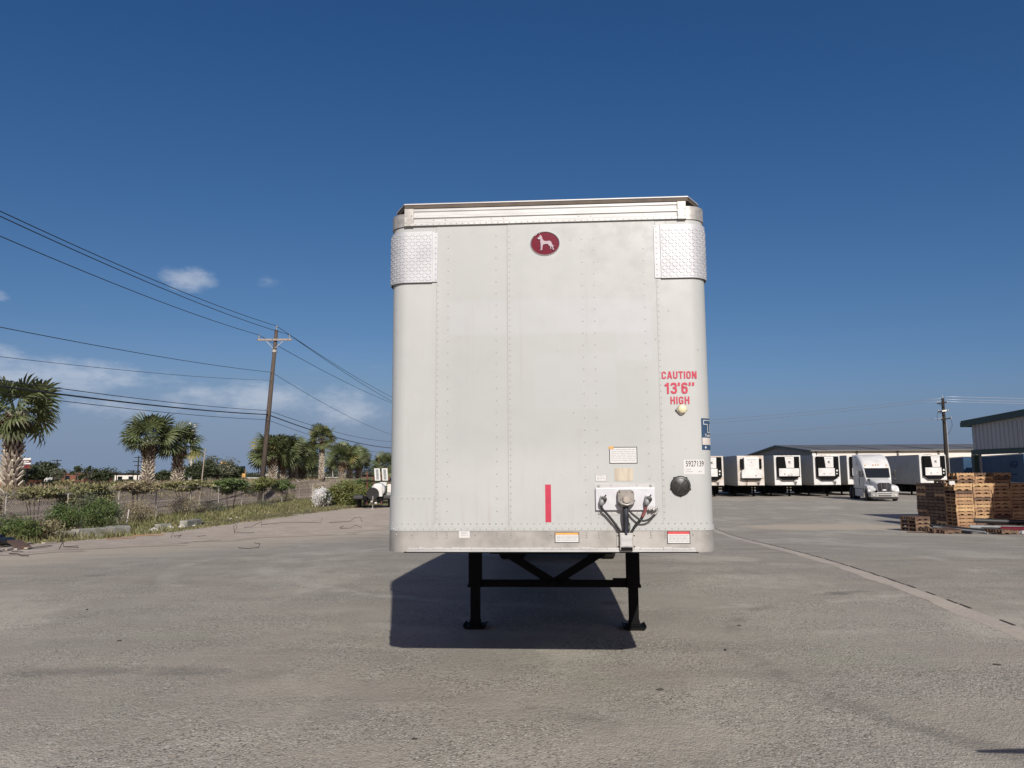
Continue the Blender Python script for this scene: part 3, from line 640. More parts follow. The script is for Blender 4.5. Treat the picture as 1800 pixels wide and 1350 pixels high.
# marker lamp, vent cap
lp = MB().prism([(-.05, 0), (-.012, -.04), (.012, -.04), (.05, 0), (.012, .04), (-.012, .04)], lambda x, y: (1.055+x, -.002, 2.288+y), lambda x, y: (1.055+x*.9, -.022, 2.288+y*.9)).build('marker_lamp', M['taupe'], trl)
MB().lathe([(.034, 0), (.034, .008), (.029, .014), (.016, .019), (.003, .02)], (1.061, -.022, 2.294), (0, -1, 0), 20).build('lens', M['cream'], lp, auto=A30)
MB().lathe([(.005, 0), (.004, .006)], (1.02, -.022, 2.288), (0, -1, 0), 8).build('screw', M['galv'], lp)
vc = MB().lathe([(.078, 0), (.079, .008), (.073, .012), (.073, .02), (.07, .028), (.060, .03), (.058, .024), (.035, .03), (.003, .032)], (1.03, -.002, 1.692), (0, -1, 0), 32).build('vent_cap', M['capblack'], trl, auto=math.radians(40))
for a in (-.65, .93):
    for q in (-1, 1):
        ca, sa = cos(a), sin(a); MB().bar((1.03+q*.012*ca, -.030, 1.692+q*.012*sa), (1.03+q*.055*ca, -.030, 1.692+q*.055*sa), .009, .012, (0, 1, 0)).build('grip_rib', M['blackrub'], vc)
for k in range(5):
    a = 2.2+k*1.25; MB().box(1.03+.079*cos(a)-.006, 1.03+.079*cos(a)+.006, -.012, -.002, 1.692+.079*sin(a)-.006, 1.692+.079*sin(a)+.006).build('clip', M['capblack'], vc)
# oval dog badge
bz = MB().lathe([(1.0, 0), (1.0, .5), (.965, .9), (.93, .6), (.93, .1)], (-.007, -.004, 3.672), (0, -1, 0), 48, .122, .102)
bz.v = [(x, -.004+(y+.004)*.014, z) for x, y, z in bz.v]; badge = bz.build('oval_badge', M['chrome'], trl, auto=A30)
mb = MB().lathe([(.935, 0), (.935, .004), (.6, .007), (.3, .008), (.02, .0085)], (-.007, -.004, 3.672), (0, -1, 0), 48, .122, .102); mb.build('badge_face', M['maroon'], badge, auto=A30)
dog = [(655, 440), (668, 415), (705, 398), (722, 350), (740, 340), (772, 365), (790, 405), (800, 455), (835, 503), (900, 516), (965, 506), (1010, 515), (1040, 556), (1062, 618), (1095, 650), (1132, 655), (1120, 675), (1085, 668), (1078, 690), (1108, 745), (1100, 768), (1060, 765), (1062, 735), (1045, 690), (1025, 672), (1035, 712), (1028, 748), (992, 748), (1008, 722), (992, 668), (950, 632), (930, 600), (868, 606), (812, 622), (797, 690), (790, 768), (722, 770), (722, 752), (748, 738), (744, 640), (742, 570), (728, 530), (742, 480), (715, 470), (680, 468)]
MB().prism(dog, lambda x, y: (-.007+(x-865)/15*.00467, -.011, 3.672-(y-575)/15*.00467), lambda x, y: (-.007+(x-865)/15*.0046, -.0185, 3.672-(y-575)/15*.0046)).build('dog_relief', M['chrome'], badge, bevel=.0022)
# air and electric connection box
cb = MB().box(.365, .83, -.008, -.004, 1.469, 1.716).build('connection_box', M['alu'], trl, label='bright metal air and power connection plate')
MB().box(.366, .829, -.034, -.0085, 1.506, 1.680).build('raised_panel', mat('bright_panel_aluminium', (.60, .61, .64), .45, .3, .05, 6), cb, bevel=.004)
for x in (.394, .8): 
    for z in (1.697, 1.485): MB().lathe([(.011, 0), (.011, .006), (.006, .009)], (x, -.0085, z), (0, -1, 0), 8).build('bolt', M['rivet'], cb)
for x in (.49, .69): 
    for z in (1.697, 1.486): MB().lathe([(.006, 0), (.004, .004)], (x, -.0085, z), (0, -1, 0), 6).build('screw', M['rivet'], cb)
rr = lambda w_, h_, c_: [(-w_+c_, -h_), (w_-c_, -h_), (w_, -h_+c_), (w_, h_-c_), (w_-c_, h_), (-w_+c_, h_), (-w_, h_-c_), (-w_, -h_+c_)]
so = MB().prism(rr(.068, .066, .02), lambda x, y: (.598+x, -.033, 1.6+y), lambda x, y: (.598+x*.93, -.085, 1.6+y*.93)).build('electrical_socket', M['taupe'], trl, bevel=.006)
MB().prism(rr(.06, .03, .02), lambda x, y: (.598+x, -.082, 1.572+y), lambda x, y: (.598+x*.85, -.115, 1.566+y*.9)).build('socket_lid', M['taupe'], so, bevel=.005)
MB().lathe([(.03, 0), (.03, .035), (.026, .045), (.004, .047)], (.598, -.085, 1.592), (0, -1, 0), 18).build('socket_hub', mat('worn_socket_hub', (.4, .355, .31), .55, 0, .08, 30), so, auto=A30)
MB().tube([(.535, -.095, 1.585), (.56, -.122, 1.56), (.6, -.13, 1.552), (.64, -.122, 1.56), (.662, -.095, 1.585)], .008, 6).build('lid_spring', M['galv'], so, smooth=True)
for x in (-.048, .048):
    for z in (-.048, .048): MB().lathe([(.007, 0), (.005, .006)], (.598+x, -.082, 1.6+z), (0, -1, 0), 6).build('screw', M['blackrub'], so)
for gx in (.414, .762):
    gh = MB().lathe([(.022, 0), (.026, .012), (.026, .03), (.018, .036), (.018, .05), (.008, .052)], (gx+.012, -.034, 1.592), (0, -1, 0), 16).build('gladhand', M['blackpl'], trl, auto=A30)
    MB().bar((gx-.012, -.055, 1.615), (gx+.035, -.06, 1.6), .018, .022).build('clamp_arm', M['galv'], gh, bevel=.003)
    MB().tube([(gx+.008, -.06, 1.6), (gx-.004, -.07, 1.57), (gx-.008, -.065, 1.545)], [.024, .021, .017], 10).build('elbow', M['pipegrey'], gh, smooth=True)
    MB().tube([(gx+.03, -.062, 1.625), (gx+.02, -.075, 1.612), (gx-.006, -.078, 1.598)], .006, 6).build('handle', M['blackpl'], gh, smooth=True)
def hose(pts, r, ma, name='hose'):
    pts = [Vector(q) for q in pts]; out = []
    for i in range(len(pts)-1):
        p0, p1, p2, p3 = pts[max(i-1, 0)], pts[i], pts[i+1], pts[min(i+2, len(pts)-1)]
        for k in range(5):
            t_ = k/5; out.append(.5*((2*p1)+(p2-p0)*t_+(2*p0-5*p1+4*p2-p3)*t_**2+(3*p1-p0-3*p2+p3)*t_**3))
    out.append(pts[-1]); return MB().tube(out, r, 8).build(name, ma, trl, smooth=True)
hose([(.406, -.065, 1.55), (.415, -.06, 1.518), (.45, -.05, 1.48), (.51, -.045, 1.405), (.565, -.045, 1.325)], .0095, M['blackrub'])
hose([(.588, -.07, 1.545), (.583, -.075, 1.48), (.586, -.06, 1.4), (.588, -.045, 1.32)], .013, M['blackrub'])
hose([(.606, -.07, 1.545), (.603, -.08, 1.47), (.606, -.06, 1.4), (.6, -.045, 1.32)], .012, M['blackrub'])
hose([(.598, -.08, 1.54), (.594, -.088, 1.47), (.596, -.07, 1.4), (.594, -.055, 1.32)], .011, mat('bluish_cable_jacket', (.04, .045, .065), .5, 0, .1, 9))
hose([(.752, -.065, 1.55), (.748, -.06, 1.51), (.72, -.055, 1.45), (.668, -.05, 1.39), (.63, -.045, 1.325)], .0105, M['blackrub'])
hose([(.753, -.0645, 1.535), (.742, -.06, 1.495), (.722, -.0555, 1.455)], .0112, mat('reddish_hose_sleeve', (.25, .075, .07), .6, 0, .1, 30), 'hose_sleeve')
hose([(.625, -.05, 1.5), (.665, -.06, 1.462), (.72, -.065, 1.427), (.775, -.065, 1.44), (.815, -.06, 1.475)], .008, M['blackrub'])
hose([(.815, -.06, 1.475), (.845, -.055, 1.505), (.842, -.05, 1.528), (.8, -.05, 1.52)], .0065, M['galv'], 'hose_fitting')
for k in range(6): MB().lathe([(.012, 0), (.012, .012)], (.775+.01*k, -.05-.004*(k % 2), 1.51+.006*(k % 3)), (1, 0, .3), 8).build('coupling', M['galv'], trl)
hose([(.612, -.06, 1.42), (.625, -.05, 1.39), (.62, -.05, 1.35), (.61, -.048, 1.325)], .004, M['blackrub'], 'cable')
cvr = MB().box(.546, .648, -.058, -.02, 1.203, 1.334).build('conduit_cover', M['galv'], trl, bevel=.003)
MB().box(.556, .638, -.0605, -.0585, 1.235, 1.322).build('cover_face', M['alu'], cvr)
MB().box(.553, .641, -.062, -.0585, 1.2, 1.226).build('cover_foot', M['darkmetal'], cvr)
for a, b in ((.524, .545), (.649, .67)):
    fl = MB().box(a, b, -.013, -.0065, 1.205, 1.33).build('cover_flange', M['galv'], cvr)
    for z in (1.225, 1.31): MB().lathe([(.006, 0), (.004, .005)], ((a+b)/2, -.0135, z), (0, -1, 0), 6).build('screw', M['blackrub'], fl)
# landing gear 3 m behind the nose
for sg in (-1, 1):
    x = sg*.922
    lg = MB().box(x-.075, x+.075, 2.93, 3.07, .49, 1.06).build('landing_leg', M['darkmetal'], trl, bevel=.008)
    MB().box(x-.085, x+.085, 2.92, 3.08, .47, .50).build('collar', M['darkmetal'], lg)
    MB().box(x-.055, x+.055, 2.95, 3.05, .05, .49).build('inner_leg', M['darkmetal'], lg, bevel=.005)
    MB().prism([(-.13, .05), (-.13, .028), (-.105, 0), (.105, 0), (.13, .028), (.13, .05), (.1, .03), (-.1, .03)], lambda a, z: (x+a, 2.87, z+.004), lambda a, z: (x+a, 3.13, z+.004)).build('foot_pad', M['darkmetal'], lg)
    MB().box(x-.1, x+.1, 2.9, 3.1, 1.0, 1.06).box(x-.065, x+.065, 2.96, 3.04, .02, .09).build('mount_plate', M['darkmetal'], lg)
    MB().bar((sg*.84, 3.0, 1.03), (sg*.02, 3.0, .53), .07, .085).build('diagonal_brace', M['darkmetal'], trl)
MB().box(-.85, .85, 2.97, 3.03, .467, .546).box(-.17, .2, 2.965, 3.035, .5, .56).build('cross_shaft', M['darkmetal'], trl)
MB().box(.69, .85, 2.96, 3.04, .53, .565).build('gear_case', M['darkmetal'], trl)
MB().tube([(.98, 3, 1.03), (1.05, 3, 1.04), (1.075, 3, 1.0), (1.07, 3, .95), (1.04, 3, .94)], .018, 8).build('crank_handle', M['darkmetal'], trl, smooth=True)
def wheel(name, c, r, wd, parent, n=24, rimmat=None):
    x, y, z = c; k = wd/2
    ty = MB().lathe([(r*.62, -k*.9), (r*.9, -k), (r, -k*.75), (r, k*.75), (r*.9, k), (r*.62, k*.9)], c, (1, 0, 0), n).build(name, M['tyre'], parent, auto=A30)
    MB().lathe([(r*.61, -k*.82), (r*.56, -k*.7), (r*.3, -k*.5), (r*.22, -k*.85), (r*.2, k*.85), (r*.3, k*.5), (r*.56, k*.7), (r*.61, k*.82)], c, (1, 0, 0), n).build('rim', rimmat or M['dirtywhite'], ty, auto=A30)
    return ty
for ax in (11.4, 12.65):
    zc = G(0.3+ax*.06, 5.96+ax)+.515
    for x in (-1.17, -.86, .86, 1.17): wheel('wheel', (x, ax, zc), .51, .27, trl, 20)
    MB().tube([(-1.2, ax, zc), (1.2, ax, zc)], .07, 8).bar((-.52, ax, zc), (-.52, ax, 1.0), .2, .4).bar((.52, ax, zc), (.52, ax, 1.0), .2, .4).build('axle', M['darkmetal'], trl)
for x in (-1.25, .75): MB().box(x, x+.5, 13.35, 13.37, .25, 1.0).build('mudflap', M['blackrub'], trl)
MB().box(-.55, -.49, 10.6, 13.6, .92, 1.06).box(.49, .55, 10.6, 13.6, .92, 1.06).build('slider_rail', M['darkmetal'], trl)
MB().box(-1.1, 1.1, TL-.12, TL-.02, .42, .52).box(-.6, -.52, TL-.1, TL-.03, .5, 1.2).box(.52, .6, TL-.1, TL-.03, .5, 1.2).build('underrun_guard', M['dirtywhite'], trl)
# ------------------------------------------------------------------ far row of refrigerated trailers
def louvre(mbk, u0, u1, z0, z1, v, n=7):
    for k in range(n):
        z = z0+(z1-z0)*(k+.5)/n; mbk.box(u0, u1, v-.03, v, z-.02, z+.012)
def trailer_body(tr, paint, length, nose='white2'):
    W2 = 1.295
    MB().box(-W2, W2, .12, length, 1.16, 4.05).build('body', paint, tr, bevel=.03)
    MB().box(-W2-.004, W2+.004, .0, .125, 1.14, 4.06).build('nose_panel', M[nose], tr, bevel=.05)
    for sg in (-1, 1):
        x = sg*(W2+.006); MB().box(min(x, x-sg*.05), max(x, x-sg*.05), .13, length, 1.10, 1.30).build('bottom_rail', M['galv'], tr)
        MB().box(min(x, x-sg*.05), max(x, x-sg*.05), .13, length, 3.97, 4.075).build('top_rail', M['galv'], tr)
        MB().box(sg*.92-.075, sg*.92+.075, 2.75, 2.9, .04, 1.12).box(sg*.92-.15, sg*.92+.15, 2.7, 2.95, 0, .05).build('landing_leg', M['darkmetal'], tr)
    MB().box(-.85, .85, 2.78, 2.86, .5, .58).bar((-.8, 2.82, 1.08), (0, 2.82, .55), .06, .07).bar((.8, 2.82, 1.08), (0, 2.82, .55), .06, .07).build('leg_brace', M['darkmetal'], tr)
    mb = MB()
    for k in range(int(length/.45)): mb.box(-1.2, 1.2, .3+k*.45, .37+k*.45, .98, 1.13)
    mb.build('crossmember', M['darkmetal'], tr, stuff=True)
    for sg in (-1, 1): MB().box(sg*.5-.05, sg*.5+.05, length-4.2, length-.6, .85, 1.1).build('slider_rail', M['darkmetal'], tr)
    for ax in (length-3.2, length-1.95):
        for x in (-1.02, 1.02): wheel('wheel', (x, ax, .51), .51, .5, tr, 14)
        MB().tube([(-1, ax, .51), (1, ax, .51)], .07, 6).build('axle', M['darkmetal'], tr)
    MB().box(-1.25, -.7, length-1.25, length-1.22, .2, 1.0).box(.7, 1.25, length-1.25, length-1.22, .2, 1.0).build('mudflap', M['blackrub'], tr, stuff=True)
    MB().box(-1.15, 1.15, 4.2, 5.0, .28, .98).build('fuel_tank', M['darkmetal'], tr, bevel=.12); MB().box(-1.2, 1.2, 6.2, 7.4, .34, 1.0).build('pallet_box', M['darkmetal'], tr, bevel=.02)
    for k in range(3): MB().box(-.5+.4*k, -.38+.4*k, -.012, 0, 4.0, 4.04).build('marker_light', M['amber'], tr)
def reefer(px, d, yaw, var, label, length=14.6):
    p = on(px, d); tr = thing('refrigerated_trailer', label, 'trailer', p, yaw, 'refrigerated trailers backed up in a row')
    trailer_body(tr, M['sidewhite'], length, 'dirtywhite' if var in (1, 2) else 'white2')
    un = MB()
    if var == 2:        # older all-white unit with black slots either side
        u = MB().prism([(-.98, 2.55), (-.98, 1.85), (.98, 1.85), (.98, 2.55), (.72, 2.75), (.72, 3.9), (-.72, 3.9), (-.72, 2.75)], lambda x, z: (x, -.42, z), lambda x, z: (x, -.005, z)).build('cooling_unit', M['white2'], tr, bevel=.05)
        for sg in (-1, 1):
            g = MB().box(sg*.87-.13, sg*.87+.13, -.3, -.01, 2.78, 3.75).build('air_intake', M['grille'], tr)
        MB().box(-.07, .07, -.432, -.421, 3.35, 3.47).build('emblem', M['print'], u); MB().box(.32, .44, -.432, -.421, 2.05, 2.14).build('gauge', M['ink'], u)
        MB().box(-.7, .7, -.43, -.421, 2.742, 2.76).build('door_seam', M['print'], u); MB().box(-.45, .45, -.428, -.421, 3.62, 3.68).build('print_lines', M['print'], u)
        MB().prism([(-1.05, 1.84), (1.0, 1.84), (.8, 1.72), (-.8, 1.72)], lambda x, z: (x, -.4, z), lambda x, z: (x, -.01, z)).build('drip_shroud', M['grille'], tr)
        MB().tube([(-.5, -.3, 1.75), (-.42, -.2, 1.5), (-.45, -.12, 1.25), (-.55, -.08, 1.18)], .02, 5).build('hose', M['blackrub'], tr)
    else:
        u = MB().box(-1.06, 1.06, -.36, -.005, 1.93, 3.94).build('cooling_unit', M['grille'], tr, bevel=.06)
        cw = MB().prism([(-.36, 3.9), (.52, 3.9), (.50, 2.83), (-.24, 2.83)], lambda x, z: (x, -.42, z), lambda x, z: (x, -.33, z)).build('centre_panel', M['white2'], u, bevel=.02)
        for x0, x1 in ((-1.02, -.40), (.56, 1.02)):
            mb = MB(); louvre(mb, x0, x1, 2.86, 3.86, -.365, 9); mb.build('louvres', M['grille'], u, stuff=True)
        MB().box(-.02, .06, -.434, -.421, 3.28, 3.5).build('emblem', M['ink'], cw); MB().box(.09, .21, -.434, -.421, 3.28, 3.32).box(.09, .13, -.434, -.421, 3.3, 3.5).box(.09, .21, -.434, -.421, 3.46, 3.5).build('emblem', M['ink'], cw)
        MB().box(-.2, .4, -.428, -.421, 3.72, 3.77).build('print_lines', M['print'], cw)
        x1 = .62 if var in (1, 4) else .98
        dd = MB().box(-.96, x1, -.42, -.34, 2.02, 2.79).build('lower_door', M['white2'], u, bevel=.03)
        MB().box(-.5, -.38, -.432, -.421, 2.2, 2.28).build('latch', M['ink'], dd); MB().box(.1, .3, -.428, -.421, 2.27, 2.31).build('print_lines', M['print'], dd)
        if var in (1, 4): MB().lathe([(.09, 0), (.09, .05)], (.82, -.36, 2.55), (0, -1, 0), 10).lathe([(.07, 0), (.07, .05)], (.8, -.36, 2.25), (0, -1, 0), 10).build('service_port', M['white2'], u)
        MB().prism([(-1.0, 1.99), (1.0, 1.99), (.55, 1.66), (-.55, 1.66)], lambda x, z: (x, -.33, z), lambda x, z: (x, -.01, z)).build('drip_shroud', M['grille'], tr)
        if var == 3:
            MB().box(-1.05, 1.05, -.45, -.37, 1.93, 2.02).build('walk_bar', M['darkmetal'], tr)
            for k in range(7): MB().box(-.2+k*.09, -.15+k*.09, -.47, -.38, 2.03, 2.03+.08*(k % 3+.5)).build('tool_clip', M['galv'], tr)
    bx = MB().box(.5, .85, -.06, -.005, 1.38, 1.56).build('connector_plate', M['galv'], tr)
    for k in range(3): MB().tube([(.56+.1*k, -.07, 1.5), (.6+.08*k, -.1, 1.38), (.62+.06*k, -.07, 1.2)], .018, 5).build('hose', M['blackrub'], bx)
    MB().box(-.45, .1, .4, .9, 4.06, 4.1).build('roof_antenna', M['blackpl'], tr)
    return tr
reefer(1249, 74.5, -.05, 1, 'refrigerated trailer half hidden behind the big box trailer, black grille at its side')
reefer(1320, 74, -.05, 2, 'refrigerated trailer with an older all-white cooling unit and rusty stained front')
reefer(1385, 74, -.05, 3, 'refrigerated trailer with black walk bar under its cooling unit, in front of the gable')
reefer(1454, 74, -.05, 4, 'refrigerated trailer beside the white semi tractor, black service bay right of its door')
reefer(1513, 76, -.05, 3, 'grey sided refrigerated trailer parked just behind the white semi tractor')
reefer(1641, 75, -.05, 4, 'refrigerated trailer standing alone between the semi tractor and the blue trailers')
# blue trailers side on
def blue(px, d, label, logo):
    p = on(px, d); tr = thing('blue_trailer', label, 'trailer', p, -.342, 'blue trailers in the shade')
    trailer_body(tr, M['bluepaint'], 16.2, 'bluepaint')
    if logo:
        def mp(x, y): return (-1.2975, 3.35-x, 3.02+y)
        text('ARGA', .95, M['logoblue'], tr, None, 'logo_lettering', 1.05, .02, mp, .35)
        MB().box(-1.2990, -1.2965, 2.3, 4.6, 2.02, 2.1).build('logo_line', M['logoblue'], tr)
    return tr
blue(1830, 70.5, 'dark blue trailer lettered in navy, behind the stacked pallets', True)
blue(1717, 88.0, 'plain dark blue trailer behind the utility pole', False)

# ------------------------------------------------------------------ white semi tractor
pt = on(1553, 62.5)
tk = thing('semi_tractor', 'white sleeper cab semi tractor with chrome grille parked facing the yard', 'truck', pt, -.235)
def sec(y, w_, zb, zt, rr_=.16, n=5):
    pts = [(-w_, y, zb)]
    for k in range(n+1):
        a = pi-(pi/2)*k/n; pts.append((-w_+rr_+rr_*cos(a), y, zt-rr_+rr_*sin(a)))
    for k in range(n+1):
        a = pi/2-(pi/2)*k/n; pts.append((w_-rr_+rr_*cos(a), y, zt-rr_+rr_*sin(a)))
    return pts+[(w_, y, zb)]
cab = MB().loft([sec(1.85, .98, 1.0, 1.9), sec(2.0, 1.04, 1.0, 2.12), sec(2.38, 1.1, .98, 2.82, .2), sec(2.5, 1.12, .98, 2.98, .25), sec(2.9, 1.15, .98, 3.32, .3), sec(3.5, 1.18, .98, 3.68, .3), sec(4.2, 1.2, .98, 3.9, .28), sec(5.3, 1.2, .98, 3.98, .22)], closed=True).build('sleeper_cab', M['white2'], tk, auto=math.radians(45))
MB().add([(-.93, 1.865, 1.92), (.93, 1.865, 1.92), (.98, 2.36, 2.76), (-.98, 2.36, 2.76), (-.9, 1.83, 1.95), (.9, 1.83, 1.95), (.95, 2.32, 2.76), (-.95, 2.32, 2.76)], [(4, 5, 6, 7), (0, 1, 5, 4), (1, 2, 6, 5), (2, 3, 7, 6), (3, 0, 4, 7)]).build('windshield', M['glassd'], tk)
MB().box(-.99, .99, 2.26, 2.36, 2.74, 2.85).build('sun_visor', M['white2'], tk, bevel=.03)
hood = MB().loft([sec(.08, .56, .9, 1.52, .2), sec(.5, .68, .9, 1.68, .24), (sec(1.2, .82, .9, 1.82, .25)), sec(1.9, .95, .9, 1.93, .22)], closed=True).build('hood', M['white2'], tk, auto=math.radians(45))
for sg in (-1, 1):
    arch = [(.25, .85), (.3, 1.1), (.55, 1.28), (1.15, 1.36), (1.75, 1.4), (1.85, 1.0), (1.75, .98)] + [(1.15+.6*cos(a), .52+.6*sin(a)) for a in [pi*k/8 for k in range(1, 8)]] + [(.5, .7)]
    x0, x1 = sg*.62, sg*1.2
    fe = MB().prism(arch, lambda y, z: (x0, y, z), lambda y, z: (x1, y+.06, z-.05)).build('fender', M['white2'], tk, bevel=.06)
    MB().prism([(.6, .92), (.72, .86), (1.02, .92), (1.12, 1.12), (1.02, 1.2), (.8, 1.18), (.64, 1.08)], lambda x, z: (sg*x, .17+abs(x-.6)*.25, z), lambda x, z: (sg*x, .5, z)).build('headlight', M['headl'], tk, bevel=.02)
    mr = MB().box(sg*1.38-.11, sg*1.38+.11, 2.0, 2.12, 2.0, 2.55).build('side_mirror', M['blackpl'], tk, bevel=.04)
    MB().tube([(sg*1.05, 2.15, 2.2), (sg*1.3, 2.06, 2.25)], .03, 6).build('mirror_arm', M['blackpl'], mr)
    MB().tube([(sg*.9, .75, 1.35), (sg*1.0, .7, 1.75)], .02, 5).lathe([(.1, 0), (.1, .06), (.03, .09)], (sg*1.0, .7, 1.78), (0, -1, 0), 10).build('hood_mirror', M['blackpl'], tk, stuff=True)
    dr = MB().box(sg*1.125-.01, sg*1.125+.01+.035*0, 2.42, 3.4, 1.0, 2.0).build('door', M['white2'], tk)
    xx = sg*1.148
    MB().prism([(2.3, 2.02), (3.2, 2.02), (3.2, 2.62), (2.62, 2.62)], lambda y, z: (xx-.02*sg, y, z), lambda y, z: (xx+.012*sg, y, z)).build('side_window', M['glassd'], tk)
    MB().box(sg*1.195-.012, sg*1.195+.012, 4.05, 4.3, 2.05, 2.55).build('sleeper_window', M['glassd'], tk)
    MB().prism([(3.75, 3.0), (4.1, 3.35), (4.25, 3.35), (3.9, 2.95)], lambda y, z: (sg*1.185, y, z), lambda y, z: (sg*1.206, y, z)).build('fairing_stripe', M['blackpl'], tk)
    MB().box(sg*1.2-.02, sg*1.2+.02, 2.1, 5.4, .3, .95).build('side_skirt', M['white2'], tk, bevel=.02)
    MB().box(sg*1.205-.02, sg*1.205+.02, 2.1, 5.4, .955, .985).build('skirt_seam', M['ink'], tk)
    MB().box(sg*1.16-.02, sg*1.16+.02, 3.43, 3.46, 1.0, 2.7).build('door_seam', M['print'], tk)
    MB().tube([(sg*1.17, 3.52, 1.3), (sg*1.2, 3.52, 1.35), (sg*1.2, 3.52, 1.9), (sg*1.17, 3.52, 1.95)], .02, 5).build('grab_handle', M['blackpl'], tk)
    wheel('wheel', (sg*1.03, 1.15, .51), .51, .32, tk, 20, M['chrome'])
    for y in (6.3, 7.6): wheel('wheel', (sg*.95, y, .51), .51, .55, tk, 16, M['chrome'])
    MB().box(sg*.45-.06, sg*.45+.06, 2, 8.1, .75, 1.0).build('chassis_rail', M['darkmetal'], tk)
    MB().box(sg*1.16-.03, sg*1.16+.03, 5.3, 5.95, 1.0, 3.9).build('side_extender', M['white2'], tk)
gl = MB().prism([(-.5, .78), (.5, .78), (.56, 1.42), (.4, 1.52), (-.4, 1.52), (-.56, 1.42)], lambda x, z: (x, .0+abs(x)*.12, z), lambda x, z: (x, .2+abs(x)*.12, z)).build('grille', M['grille'], tk)
mb = MB(); 
for k in range(7):
    z = .84+k*.095; mb.bar((-.5, .045, z), (0, -.015, z), .03, .03).bar((0, -.015, z), (.5, .045, z), .03, .03)
for x in (-.2, .2): mb.bar((x, .0, .8), (x, .0, 1.5), .025, .03)
mb.build('grille_bars', M['chrome'], gl, stuff=True)
fr_ = [(-.5, .78), (.5, .78), (.56, 1.42), (.4, 1.52), (-.4, 1.52), (-.56, 1.42), (-.5, .78)]
mb = MB()
for (a, b), (c_, d_) in zip(fr_, fr_[1:]): mb.bar((a, -.01+abs(a)*.12, b), (c_, -.01+abs(c_)*.12, d_), .06, .05, (0, 1, 0))
mb.build('grille_surround', M['chrome'], gl, stuff=True)
MB().lathe([(1, 0), (1, .02)], (0, -.03, 1.56), (0, -1, .4), 14, .09, .05).build('emblem', M['print'], tk)
MB().box(-.14, .14, -.03, -.02, .88, 1.0).build('number_plate', M['sticker'], tk)
bp = MB().prism([(-1.18, .45), (-1.05, .08), (-.6, -.06), (.6, -.06), (1.05, .08), (1.18, .45), (1.0, .55), (-1.0, .55)], lambda x, y: (x, y, .34), lambda x, y: (x, y, .74)).build('bumper', M['galv'], tk, bevel=.05)
MB().box(-.55, .55, -.07, -.058, .62, .69).build('bumper_slot', M['ink'], bp); MB().box(-.5, .5, -.07, -.058, .42, .52).build('bumper_slot', M['ink'], bp)
for sg in (-1, 1): MB().lathe([(.07, 0), (.07, .03)], (sg*.84, .0, .52), (sg*.3, -1, 0), 12).build('fog_light', M['headl'], bp)
MB().prism([(-1.1, .4), (-.9, .06), (.9, .06), (1.1, .4)], lambda x, y: (x, y, .2), lambda x, y: (x, y, .335)).build('air_dam', M['blackpl'], tk)
for x in (-.85, -.2, 0, .2, .85): MB().box(x-.035, x+.035, 2.42, 2.5, 2.93+(.06 if abs(x) < .5 else .0), 3.03+(.05 if abs(x) < .5 else 0)).build('marker_light', M['amber'], tk)
for x in (-.35, .35): MB().bar((x-.3, 1.9, 1.965), (x+.25, 2.0, 2.1), .02, .03).build('wiper', M['ink'], tk)
MB().box(-.5, .5, 5.9, 8.0, 1.0, 1.12).build('fifth_wheel', M['darkmetal'], tk)

# ------------------------------------------------------------------ long warehouse behind the trailers
gz = -.85
wh = thing('long_warehouse', 'long cream warehouse with grey metal roof behind the parked trailers', 'building', (0, 0, gz))
n1 = P(1428, 793, 112); n2 = P(1341, 799, 141); rg = P(1375, 784, 126)
X0, Y0, Y1, ZE, ZR = n1.x, 112.0, 141.0, n1.z-gz, rg.z-gz
ym = (Y0+Y1)/2
MB().box(X0, X0+95, Y0, Y1, 0, ZE).build('wall', M['whwall'], wh)
MB().prism([(Y0-.02, 0), (Y1, 0), (Y1, ZE), (ym, ZR), (Y0-.02, ZE)], lambda y, z: (X0-.06, y, z), lambda y, z: (X0-.005, y, z)).build('gable_wall', M['gable'], wh)
MB().prism([(Y0-.6, ZE-.03), (ym, ZR), (Y1+.6, ZE-.03), (Y1+.6, ZE+.12), (ym, ZR+.17), (Y0-.6, ZE+.12)], lambda y, z: (X0-.5, y, z), lambda y, z: (X0+95.5, y, z)).build('roof', M['whroof'], wh)
MB().prism([(Y0-.62, ZE-.2), (ym, ZR-.2), (Y1+.62, ZE-.2), (Y1+.62, ZE+.0), (ym, ZR+.05), (Y0-.62, ZE+.0)], lambda y, z: (X0-.55, y, z), lambda y, z: (X0-.51, y, z)).build('verge_trim', M['darkgreen'], wh)
for k in range(11): MB().box(X0+.5+k*6.1-.12, X0+.5+k*6.1+.12, Y0-.16, Y0-.02, 0, ZE-.05).build('downpipe', mat('brown_downpipe', (.10, .085, .07), .6, 0, .1, 3) if k == 0 else bpy.data.materials['brown_downpipe'], wh)
MB().box(X0-.2, X0+.35, Y0-.4, Y0-.18, ZE-1.0, ZE-.35).build('wall_lamp', M['white2'], wh)
for k in range(6): MB().box(X0+4+k*14, X0+8+k*14, Y0-.05, Y0-.004, 0, 3.4).build('dock_door', M['greywall'], wh)
mb = MB()
for k in range(48): mb.box(X0-.085, X0-.06, Y0+.3+k*.6, Y0+.36+k*.6, .1, ZE)
mb.build('siding_ribs', M['gable'], wh, stuff=True)
for k in range(12):
    MB().box(X0+2+k*7.9, X0+2.05+k*7.9, Y0-.6, ym-.2, 0, .06, Matrix(((1, 0, 0, 0), (0, 1, 0, 0), (0, (ZR-ZE)/(ym-Y0+.6), 1, ZE+.13-(ZR-ZE)/(ym-Y0+.6)*(Y0-.6)), (0, 0, 0, 1)))).build('roof_seam', M['whroof'], wh)

